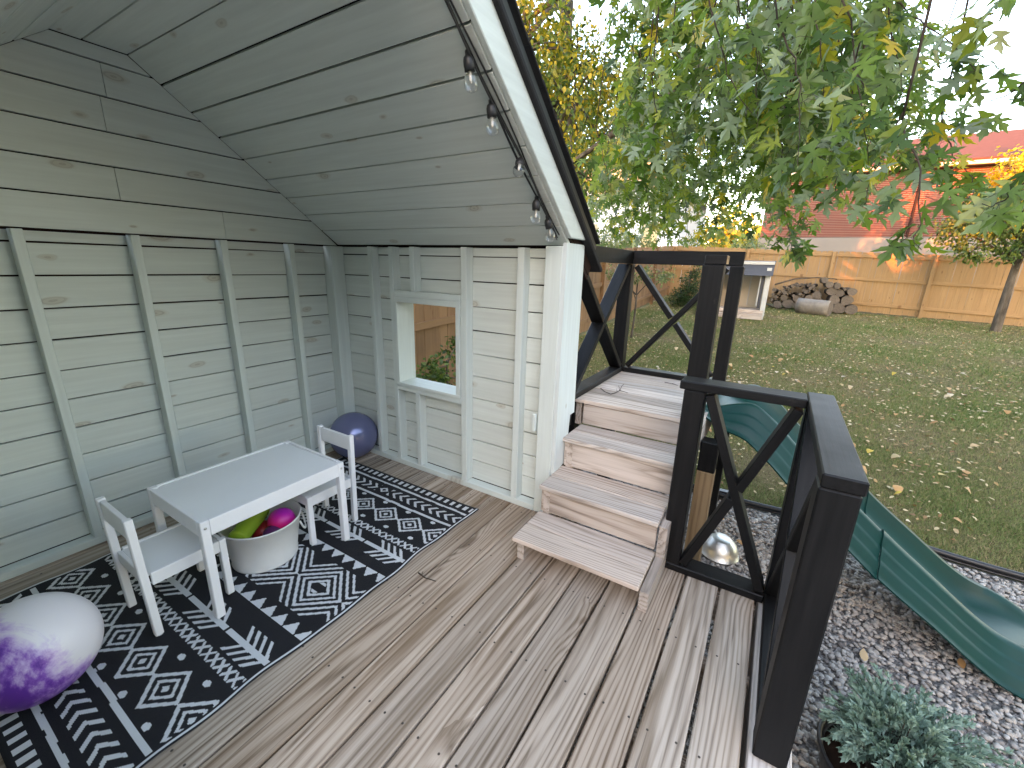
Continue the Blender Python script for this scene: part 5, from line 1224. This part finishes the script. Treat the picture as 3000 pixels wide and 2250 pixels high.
tubes = [tube_arrays(smooth_path([TR-np.array([0, 0, 0.2]), TR+np.array([0.03, 0.0, 1.2]), TR+np.array([0, 0.05, 2.4]), top+np.array([0, 0, 0.4])]), np.linspace(0.30, 0.19, 19), 14)]
put('trunk', join_tubes('trunk', tubes, m_bark), mp)
LP = []
for l in limbs:
    q = smooth_path(l, 8); LP.append(q)
    put('limb', join_tubes('limb', [tube_arrays(q, np.linspace(0.12, 0.02, len(q)), 8)], m_bark), mp)
allq = np.concatenate(LP)
tw = []; P, D, N, S, Tt = [], [], [], [], []
lr_ = random.Random(21)
for bi, b in enumerate(BR):
    q = smooth_path(b, 5); q[1:-1] += np.cumsum(np.array([[lr_.gauss(0, 0.006) for _ in range(3)] for _ in range(len(q)-2)]), 0)
    k = np.argmin(np.linalg.norm(allq-q[0], axis=1)); a = allq[k]
    sp3 = np.linalg.norm(a-q[0]); m1 = a*0.6+q[0]*0.4 + np.array([lr_.gauss(0, 0.08), lr_.gauss(0, 0.08), 0.22*sp3]); mid = a*0.2+q[0]*0.8 + np.array([0, 0, 0.10*sp3])
    cq = smooth_path([a, m1, mid, q[0]], 4); tw.append(tube_arrays(cq, np.linspace(0.007, 0.0036, 13), 5))
    for s in range(int(sp3/0.055)):                       # leaves on the higher twigs, above the picture
        u = lr_.uniform(0.25, 1.0)*(len(cq)-1); i = min(int(u), len(cq)-2); p = cq[i]*(1-(u-i)) + cq[i+1]*(u-i); w_ = p-np.array(CAM)
        if w_[2] < 0.62*math.hypot(w_[0], w_[1]): continue
        o = nrm(np.array([lr_.gauss(0, 1), lr_.gauss(0, 1), lr_.gauss(-0.2, 0.5)]))
        P.append(p + o*lr_.uniform(0.03, 0.2)); D.append(o*0.6 + np.array([0, 0, -0.62])); N.append(np.array([lr_.gauss(0, 0.6), lr_.gauss(0, 0.6), 0.75])); S.append(lr_.uniform(0.07, 0.13)); Tt.append(min(1, max(0, lr_.gauss(0.55, 0.22))))
    tw.append(tube_arrays(q, np.linspace(0.0038, 0.0014, len(q)), 5))
    L = np.linalg.norm(np.diff(q, axis=0), axis=1).sum(); near = bi < 15
    n = int(L/(0.033 if near else 0.028))
    for s in range(n):
        f = (s+0.5)/n; u = f*(len(q)-1); i = min(int(u), len(q)-2); p = q[i]*(1-(u-i)) + q[i+1]*(u-i); t = nrm(q[i+1]-q[i])
        for sd in (-1, 1):
            if lr_.random() < 0.16: continue
            o = nrm(np.array([lr_.gauss(0, 1), lr_.gauss(0, 1), lr_.gauss(-0.2, 0.5)])); o = o - t*np.dot(o, t)*0.7
            pl = lr_.uniform(0.03, 0.10) if near else lr_.uniform(0.03, 0.20)
            e = p + o*pl + np.array([0, 0, -0.3*pl])
            tw.append(tube_arrays([p, (p+e)/2+np.array([0, 0, 0.01]), e], 0.0009, 3)) if near else None
            P.append(e); D.append(o*0.6 + np.array([0.0, -0.05, -0.62]) + 0.38*np.array([lr_.gauss(0, 1), lr_.gauss(0, 1), lr_.gauss(0, 1)]))
            N.append(np.array([lr_.gauss(-0.25, 0.6), lr_.gauss(-0.15, 0.6), 0.75]) if lr_.random() < 0.74 else np.array([lr_.gauss(0.3, 0.6), lr_.gauss(0.3, 0.6), -0.7]))
            S.append(lr_.triangular(0.05, 0.135, 0.095))
            hy = 0.25*max(0, (p[2]-3.0))/1.5 if p[0] < 5 else 0
            Tt.append(min(1, max(0, lr_.gauss(0.46+hy+0.14*(p[1] > -0.6 and p[2] > 2.6), 0.22) + (0.35 if lr_.random() < 0.06 else 0))))
put('twigs', join_tubes('twigs', tw, m_twig), mp); tag(bpy.data.objects['twigs'], kind='stuff')
P, D, N, S, Tt = map(np.array, (P, D, N, S, Tt))
# the 300 leaves nearest the deck are single parts, the rest one mass of foliage
dist = np.linalg.norm(P - np.array(CAM), axis=1); order = np.argsort(dist); ind, rest = order[:300], order[300:]
V0, F0 = leaf_template('maple'); lv = []
for k in range(6):
    Vk = V0.copy(); Vk[:, 2] *= (0.4+0.5*k); Vk[:, 0] *= 0.9+0.05*k
    lv.append(tri_mesh('leaf', Vk, F0, m_maple, np.full(len(F0), (0.12, 0.3, 0.45, 0.6, 0.72, 0.9)[k])))
for i in ind:
    k = int(np.argmin(np.abs(np.array((0.12, 0.3, 0.45, 0.6, 0.72, 0.9))-Tt[i])))
    d = Vector(nrm(D[i])); x = d.cross(Vector(N[i])).normalized(); n = x.cross(d); s = S[i]
    put('leaf', lv[k], mp, Matrix(((x.x*s, d.x*s, n.x*s, P[i][0]), (x.y*s, d.y*s, n.y*s, P[i][1]), (x.z*s, d.z*s, n.z*s, P[i][2]), (0, 0, 0, 1))))
# upper crown above the picture, added to shade the brick house
rg_ = np.random.default_rng(5); UP = []
for c, r_ in (((4.5, -6.5, 7.2), (2.4, 2.6, 1.7)), ((5.5, -3.2, 7.6), (2.2, 2.4, 1.6)), ((5.8, 0.2, 7.2), (2.0, 2.2, 1.5)), ((3.6, -9.5, 6.8), (2.0, 2.2, 1.5)), ((7.0, -5.5, 8.6), (2.0, 2.6, 1.4)), ((7.2, -8.5, 7.4), (2.0, 2.2, 1.5)), ((7.5, -1.5, 8.4), (2.0, 2.4, 1.3))):
    u = rg_.normal(size=(900, 3)); u /= np.linalg.norm(u, axis=1)[:, None]; UP.append(np.array(c) + u*rg_.uniform(0.1, 1, (900, 1))**0.5*np.array(r_))
UP = np.concatenate(UP); nu = len(UP)
tag(put('upper_foliage', leaf_mesh('upper_foliage', 'maple', UP, rg_.normal(0, 1, (nu, 3))+np.array([0, 0, -0.8]), rg_.normal(0, 0.6, (nu, 3))+np.array([0, 0, 0.8]), rg_.uniform(0.16, 0.26, nu), np.clip(rg_.normal(0.5, 0.2, nu), 0, 1), m_maple), mp), kind='stuff')
tag(put('foliage', leaf_mesh('foliage', 'maple', P[rest], D[rest], N[rest], S[rest], Tt[rest], m_maple), mp), kind='stuff')

def cloud_tree(name, label, base, height, blobs, nleaf, size, mat, kind='ovate', trunk_r=0.12, tint=(0.4, 0.25), cat='tree', forks=None, group=None, droop=0.6, edge=0.55):
    """tapered trunk, limbs to every blob, leaves gathered in clumps through each blob's volume"""
    base = np.array(base, float); t = thing(name, label, cat, tuple(base), group)
    lr = random.Random(hash(label) % 1000 if False else len(label)*7+int(abs(base[0])*10))
    rg_ = np.random.default_rng(len(label)+int(abs(base[1])*100))
    tp = base + np.array([0.05, 0.0, height])
    path = smooth_path([base-np.array([0, 0, 0.15]), base+np.array([lr.uniform(-.05, .05), lr.uniform(-.05, .05), height*0.45]), tp], 6)
    put('trunk', join_tubes('trunk', [tube_arrays(path, np.linspace(trunk_r, trunk_r*0.5, len(path)), 10)], m_bark), t)
    lb = []; P = []; C0 = []
    tot = sum(b[3]*b[4]*b[5] for b in blobs)**1.0
    for (x, y, z, rx, ry, rz) in blobs:
        c = np.array([x, y, z]); st_ = path[int(len(path)*lr.uniform(0.55, 0.98))]
        lb.append(tube_arrays(smooth_path([st_, (st_+c)/2+np.array([0, 0, 0.1*height*0.3]), c], 5), np.linspace(trunk_r*0.42, trunk_r*0.08, 11), 6))
        n = max(20, int(nleaf*rx*ry*rz/tot)); nc = max(5, n//22)
        u = rg_.normal(size=(nc, 3)); u /= np.linalg.norm(u, axis=1)[:, None]; rr = rg_.uniform(0.15, 1, nc)**edge
        cc = c + u*rr[:, None]*np.array([rx, ry, rz])
        for q in cc[::3]: lb.append(tube_arrays([c+(q-c)*0.1, (c+q)/2+rg_.normal(0, 0.04, 3), q], np.linspace(trunk_r*0.09, trunk_r*0.03, 3), 4))
        cl = 0.17*(rx*ry*rz)**(1/3)+size*0.9
        P.append((cc[:, None] + rg_.normal(0, cl*0.55, (nc, 22, 3))).reshape(-1, 3)); C0.append(np.repeat(c[None], nc*22, 0))
    P = np.concatenate(P); C0 = np.concatenate(C0); n = len(P)
    out = nrm(P-C0)
    D = out*0.5 + np.array([0, 0, -droop]) + rg_.normal(0, 0.45, (n, 3)); N = out*0.5 + np.array([0, 0, 0.6]) + rg_.normal(0, 0.5, (n, 3))
    put('limbs', join_tubes('limbs', lb, m_bark), t)
    cw = np.clip(rg_.normal(tint[0], tint[1], n), 0, 1)
    tag(put('crown', leaf_mesh('crown', kind, P, D, N, size*rg_.uniform(0.7, 1.25, n), cw, mat), t), kind='stuff')
    return t
m_yel = mat_leaf('yellowing_leaf', [(0.0, (0.045, 0.085, 0.018)), (0.4, (0.11, 0.16, 0.025)), (0.7, (0.36, 0.29, 0.03)), (1.0, (0.58, 0.36, 0.03))], trans=0.4)
m_grn = mat_leaf('green_leaf', [(0.0, (0.025, 0.055, 0.014)), (0.5, (0.060, 0.115, 0.026)), (1.0, (0.16, 0.21, 0.045))], trans=0.35)
m_gold = mat_leaf('golden_leaf', [(0.0, (0.16, 0.15, 0.02)), (0.5, (0.52, 0.36, 0.02)), (1.0, (0.70, 0.47, 0.03))], trans=0.4)
m_pale = mat_leaf('pale_shrub_leaf', [(0.0, (0.06, 0.09, 0.035)), (0.5, (0.16, 0.19, 0.08)), (1.0, (0.34, 0.33, 0.16))], trans=0.35)
m_ever = mat_leaf('evergreen_leaf', [(0.0, (0.012, 0.035, 0.010)), (0.6, (0.030, 0.075, 0.018)), (1.0, (0.07, 0.12, 0.03))], trans=0.2)
tz = lambda x, y: float(terrain(x, y))
cloud_tree('yellowing_tree', 'leaning tree with yellowing leaves beside the playhouse roof', (7.3, 1.95, tz(7.3, 1.95)), 6.6,
           [(4.6, 1.3, 4.6, 0.9, 0.7, 0.8), (5.4, 1.9, 5.2, 1.0, 0.9, 0.8), (5.3, 0.7, 4.0, 0.8, 0.6, 0.7), (6.6, 1.3, 5.0, 1.0, 0.9, 0.9), (5.9, 0.9, 3.1, 0.7, 0.5, 0.6), (6.9, 0.9, 3.9, 0.8, 0.7, 0.6), (4.3, 1.5, 3.6, 0.5, 0.5, 0.6), (7.3, 0.4, 4.7, 0.9, 0.8, 0.7)], 9500, 0.085, m_yel, 'ovate', 0.27, (0.48, 0.28))
cloud_tree('green_tree', 'tall green tree standing beyond the left fence', (12.0, 3.6, tz(12, 3)), 6.0,
           [(11.5, 3.2, 4.0, 1.6, 1.4, 1.2), (12.5, 2.2, 5.6, 1.6, 1.5, 1.3), (11.8, 4.4, 6.0, 1.6, 1.5, 1.4), (12.6, 1.7, 3.4, 1.1, 0.9, 0.8)], 8000, 0.12, m_grn, 'ovate', 0.2, (0.5, 0.25))
cloud_tree('backyard_tree', 'small leafy tree with a thin trunk at the right end of the golden fence', (13.8, -7.55, tz(13.8, -7.55)), 2.6,
           [(13.8, -6.9, 2.8, 0.8, 0.7, 0.55), (13.6, -6.2, 2.55, 0.6, 0.45, 0.45), (13.8, -7.9, 3.1, 0.9, 0.8, 0.7), (13.5, -6.6, 2.05, 0.5, 0.45, 0.3), (13.6, -7.6, 2.1, 0.6, 0.6, 0.35), (13.5, -6.3, 3.3, 0.45, 0.4, 0.4)], 7500, 0.085, m_grn, 'ovate', 0.11, (0.62, 0.25))
cloud_tree('golden_tree', 'bright golden-yellow tree at the right edge beyond the fence', (18.5, -8.9, 0.3), 4.6,
           [(18.3, -8.3, 4.3, 1.0, 0.7, 0.9), (18.5, -7.7, 3.5, 0.8, 0.5, 0.7), (18.4, -9.2, 4.9, 1.3, 0.9, 1.1), (18.0, -8.5, 3.1, 0.9, 0.8, 0.6), (18.6, -10.4, 4.3, 1.4, 1.2, 1.2)], 9000, 0.12, m_gold, 'ovate', 0.18, (0.55, 0.28))
cloud_tree('sapling', 'thin bare-stemmed sapling with small pale leaves beyond the landing', (7.33, -0.06, tz(7.33, -0.06)), 1.25,
           [(7.2, 0.12, 1.18, 0.35, 0.42, 0.13), (7.3, -0.45, 1.20, 0.35, 0.35, 0.13), (7.2, 0.45, 1.28, 0.25, 0.25, 0.10)], 800, 0.055, m_pale, 'ovate', 0.028, (0.5, 0.25))
# fan of shrubs along the left fence
for i, (x, y, z, r, lab) in enumerate(((9.2, 1.9, 1.7, 0.9, 'pale green shrub rising just above the left fence'), (11.2, 1.9, 2.0, 1.0, 'light leafy shrub above the middle of the left fence'), (13.4, 1.7, 2.1, 1.0, 'leafy shrub above the far corner of the fences'), (16.6, 0.2, 2.2, 1.1, 'yellow-green bush behind the far fence corner'), (17.0, -1.5, 2.1, 0.8, 'small leafy bush behind the far fence left of the brick house'))):
    cloud_tree('shrub', lab, (x, y, tz(x, y)), z*0.7, [(x, y, z, r, r*0.8, 0.55), (x+0.4, y-0.3, z-0.6, r*0.9, r*0.7, 0.5), (x-0.4, y+0.2, z-0.3, r*0.8, r*0.7, 0.5)], 2600, 0.085, m_pale if i != 3 else m_yel, 'ovate', 0.05, (0.5, 0.25), 'shrub', group='shrubs along the fences')
cloud_tree('evergreen_bush', 'dark green feathery evergreen bush in the fence corner', (13.0, -0.15, tz(13, -0.15)), 1.1,
           [(13.0, -0.15, 0.55, 0.45, 0.45, 0.30), (13.0, -0.20, 0.95, 0.36, 0.36, 0.32), (13.0, -0.25, 1.35, 0.22, 0.22, 0.28), (12.9, 0.10, 0.42, 0.35, 0.3, 0.22)], 3800, 0.07, m_ever, 'needle', 0.05, (0.55, 0.28), 'bush', droop=0.1)
cloud_tree('window_shrub', 'glossy green shrub seen through the playhouse window', (1.62, 0.42, -0.45), 0.75,
           [(1.50, 0.44, 0.12, 0.30, 0.20, 0.20), (1.78, 0.48, 0.32, 0.22, 0.14, 0.10), (1.98, 0.50, 0.46, 0.14, 0.10, 0.08), (2.1, 0.40, -0.05, 0.25, 0.2, 0.12), (1.35, 0.42, 0.2, 0.16, 0.14, 0.12)], 700, 0.058, m_grn, 'ovate', 0.018, (0.62, 0.28), 'shrub', droop=0.0)
# unseen tall trees added to block the low sun, gaps cut for lit patches
sd_ = np.array(sdir); P = []
rg_ = np.random.default_rng(31)
ts = thing('sun_block_trees', 'unseen row of tall dense trees added to block the low sun', 'trees', (-45, -14, -0.5))
tk = []
for i, y in enumerate(np.arange(-44, 16, 4.0)):
    x = -45 + rg_.uniform(-1.5, 1.5); tk.append(tube_arrays([(x, y, -0.6), (x+0.2, y+0.1, 6), (x, y, 15)], [0.35, 0.25, 0.1], 8))
    n = 4600; u = rg_.normal(size=(n, 3)); u /= np.linalg.norm(u, axis=1)[:, None]
    P.append(np.array([x, y, 9.6]) + u*rg_.uniform(0.2, 1, (n, 1))**0.45*np.array([2.2, 3.0, 9.0]))
P = np.concatenate(P)
def clear(P, target, r):  # drops leaves along a sun ray so the target stays lit
    v = P-np.array(target); along = v@sd_; perp = np.linalg.norm(v-along[:, None]*sd_, axis=1); return P[perp > r]
for tg, r in (((15.25, -5.15, 2.2), 0.50), ((15.25, -5.75, 1.95), 0.42), ((15.25, -4.5, 2.3), 0.36), ((15.25, -6.3, 2.15), 0.30), ((18.4, -8.3, 4.2), 1.3), ((18.5, -9.6, 4.8), 1.2), ((4.8, 1.5, 5.2), 0.35), ((24, -7.4, 5.3), 0.2), ((24, -1.7, 3.3), 0.15), ((24, -5.2, 5.2), 0.1)):
    P = clear(P, tg, r+0.6)
n = len(P)
put('trunks', join_tubes('trunks', tk, m_bark), ts)
tag(put('crowns', leaf_mesh('crowns', 'ovate', P, rg_.normal(0, 1, (n, 3)), rg_.normal(0, 1, (n, 3)), rg_.uniform(0.8, 1.3, n), np.clip(rg_.normal(0.5, 0.2, n), 0, 1), m_grn), ts), kind='stuff')
# unseen trees added to cut the sky light on the playhouse back wall
rg_ = np.random.default_rng(41); P = []; tk = []
ts2 = thing('sky_block_trees', 'unseen row of dense trees added beside the yard to dim the playhouse back wall', 'trees', (-8, -15, -0.5))
for x in np.arange(-16, 0, 3.6):
    y = -15+rg_.uniform(-1, 1); tk.append(tube_arrays([(x, y, -0.6), (x, y, 3), (x, y, 5)], [0.3, 0.22, 0.08], 8))
    u = rg_.normal(size=(1100, 3)); u /= np.linalg.norm(u, axis=1)[:, None]; P.append(np.array([x, y, 3.6]) + u*rg_.uniform(0.2, 1, (1100, 1))**0.45*np.array([2.3, 2.2, 3.6]))
P = np.concatenate(P); n = len(P)
put('trunks', join_tubes('trunks', tk, m_bark), ts2)
tag(put('crowns', leaf_mesh('crowns', 'ovate', P, rg_.normal(0, 1, (n, 3)), rg_.normal(0, 1, (n, 3)), rg_.uniform(0.5, 0.9, n), np.clip(rg_.normal(0.5, 0.2, n), 0, 1), m_grn), ts2), kind='stuff')
# a far-off belt of trees
mB = []
rg_ = np.random.default_rng(77)
for i in range(26):
    x = rg_.uniform(38, 60); y = rg_.uniform(-45, 45); h = rg_.uniform(5, 9)
    n = 420; u = rg_.normal(size=(n, 3)); u /= np.linalg.norm(u, axis=1)[:, None]
    mB.append(np.array([x, y, h*0.5]) + u*rg_.uniform(0.3, 1, (n, 1))**0.5*np.array([2.6, 3.4, h*0.5]))
P = np.concatenate(mB); n = len(P)
tag(put('far_woods', leaf_mesh('far_woods', 'ovate', P, rg_.normal(0, 1, (n, 3)), rg_.normal(0, 1, (n, 3)), rg_.uniform(0.5, 0.9, n), np.clip(rg_.normal(0.5, 0.25, n), 0, 1), m_yel)), 'far-off belt of autumn trees behind the houses', 'woods', kind='stuff')

# ================================================================== grass and fallen leaves
g = NG('grass_blade'); at = g.n('ShaderNodeAttribute', None, attribute_name='tint').outputs['Fac']
gc = g.ramp(at, [(0.0, (0.075, 0.125, 0.033)), (0.35, (0.145, 0.20, 0.06)), (0.6, (0.24, 0.245, 0.10)), (0.8, (0.32, 0.25, 0.13)), (1.0, (0.40, 0.30, 0.19))])
pb = g.n('ShaderNodeBsdfPrincipled', {'Base Color': gc, 'Roughness': 0.6, 'Specular IOR Level': 0.3}); tl = g.n('ShaderNodeBsdfTranslucent', {'Color': gc})
mx = g.n('ShaderNodeMixShader', {0: 0.3, 1: pb.outputs[0], 2: tl.outputs[0]}); g.t.links.new(mx.outputs[0], g.out.inputs[0]); m_grass = g.m
def patch(x, y):
    return (np.sin(x*1.9+0.7*np.sin(y*2.3))*np.sin(y*1.6+0.9*np.sin(x*1.3)) + 0.6*np.sin(x*4.7+y*3.1)*np.sin(y*5.3-x*2.2))
def grass():
    xs_, ys_, hs_ = [], [], []
    for x0, x1, n, h in ((1.66, 3.5, 140000, 0.032), (3.5, 6.5, 135000, 0.042), (6.5, 10.5, 95000, 0.05), (10.5, 15.2, 70000, 0.06)):
        d0 = x0+2.0; x = rng.uniform(x0, x1, n)
        yl = -2.7 - 0.50*(x+2.0) - 0.5; yh = np.minimum(0.95, -2.7 + 0.62*(x+2.0))
        xs_.append(x); ys_.append(rng.uniform(0, 1, n)*(yh-yl)+yl); hs_.append(np.full(n, h))
    x, y, h = map(np.concatenate, (xs_, ys_, hs_)); n = len(x)
    pt = patch(x, y); h = h*rng.uniform(0.5, 1.2, n)*np.clip(0.85+0.25*pt, 0.5, 1.2)
    z = lawn_z(x, y) - 0.004; a = rng.uniform(0, 2*np.pi, n); w = h*rng.uniform(0.09, 0.16, n)
    dx, dy = np.cos(a)*w, np.sin(a)*w; b = rng.uniform(0, 2*np.pi, n); ln = h*rng.uniform(0.2, 1.0, n)
    V = np.stack([np.stack([x-dx, y-dy, z], -1), np.stack([x+dx, y+dy, z], -1), np.stack([x+np.cos(b)*ln, y+np.sin(b)*ln, z+h], -1)], 1)
    tint = np.clip(0.53 - 0.15*pt + rng.normal(0, 0.2, n), 0, 1)
    return tri_mesh('grass', V.reshape(-1, 3), np.arange(n*3).reshape(-1, 3), m_grass, tint)
tag(put('grass', grass()), 'short patchy green and brown lawn grass', 'grass', kind='stuff')

g = NG('fallen_leaf'); v, r = g.obj_vec(); oi = g.n('ShaderNodeObjectInfo').outputs['Random']
g.bsdf(g.ramp(oi, [(0.0, (0.30, 0.15, 0.06)), (0.25, (0.42, 0.25, 0.11)), (0.5, (0.46, 0.34, 0.20)), (0.75, (0.50, 0.42, 0.30)), (0.9, (0.30, 0.24, 0.18)), (1.0, (0.50, 0.36, 0.05))]), 0.75, spec=0.3); m_fl = g.m
m_fl2 = mat_leaf('fallen_leaf_litter', [(0.0, (0.20, 0.10, 0.045)), (0.3, (0.40, 0.25, 0.11)), (0.6, (0.46, 0.34, 0.20)), (1.0, (0.56, 0.46, 0.28))], trans=0.1, rough=0.8)
fm = []
for k in range(5):
    Vk, Fk = leaf_template('ovate'); Vk = Vk.copy(); Vk[:, 1] -= 0.5; Vk[:, 0] *= 0.9+0.2*k; Vk[:, 2] = Vk[:, 2]*(1+k)*0.9 + 0.3*(np.abs(Vk[:, 0])**1.5)*(1 if k % 2 else -0.6)
    Vk[:, 2] -= Vk[:, 2].min(); fm.append(tri_mesh('fallen_leaf', Vk, Fk, m_fl))
lr_ = random.Random(8)
def leaf_spot(x0, x1):
    x = lr_.uniform(x0, x1); yl = -2.7-0.36*(x+2.0); yh = min(0.8, -2.7+0.58*(x+2.0)); return x, lr_.uniform(yl, yh)
for i in range(290):
    x, y = leaf_spot(1.8, 3.4) if i < 60 else (leaf_spot(3.4, 5.5) if i < 165 else leaf_spot(5.5, 7.6))
    s = lr_.uniform(0.045, 0.085)
    m_ = Matrix.Translation((x, y, float(lawn_z(np.array(x), np.array(y)))+0.022)) @ Matrix.Rotation(lr_.uniform(0, 6.28), 4, 'Z') @ Matrix.Rotation(lr_.uniform(-0.35, 0.35), 4, 'X') @ Matrix.Scale(s, 4)
    tag(put('fallen_leaf', fm[i % 5], None, m_), 'dry tan leaf lying on the lawn grass', 'leaf', 'dry leaves fallen on the lawn')
for i, (x, y, s) in enumerate(((0.35, -3.35, 0.07), (0.75, -3.05, 0.06), (1.0, -2.75, 0.05), (-0.05, -3.65, 0.07), (1.2, -2.6, 0.06), (0.55, -3.75, 0.06), (0.2, -4.1, 0.06), (1.35, -3.0, 0.05), (0.95, -2.45, 0.045), (-0.2, -3.95, 0.06))):
    m_ = Matrix.Translation((x, y, -0.432)) @ Matrix.Rotation(lr_.uniform(0, 6.28), 4, 'Z') @ Matrix.Rotation(lr_.uniform(-0.4, 0.4), 4, 'X') @ Matrix.Scale(s, 4)
    tag(put('fallen_leaf', fm[i % 5], None, m_), 'dry brown leaf lying on the gravel', 'leaf', 'dry leaves fallen on the gravel')
n = 9000
x = 1.8 + 13.2*rng.uniform(0, 1, n)**0.9; yl = -2.7-0.38*(x+2); yh = np.minimum(0.85, -2.7+0.6*(x+2)); y = rng.uniform(0, 1, n)*(yh-yl)+yl
P = np.stack([x, y, lawn_z(x, y)+0.028], -1); D = np.stack([rng.normal(0, 1, n), rng.normal(0, 1, n), rng.normal(0, 0.25, n)], -1); N = np.stack([rng.normal(0, 0.35, n), rng.normal(0, 0.35, n), np.ones(n)], -1)
tag(put('leaf_litter', leaf_mesh('leaf_litter', 'ovate', P, D, N, rng.uniform(0.022, 0.06, n)*(0.75+0.03*x), rng.uniform(0, 1, n), m_fl2)), 'dry tan leaf litter scattered over the far lawn', 'leaf litter', kind='stuff')
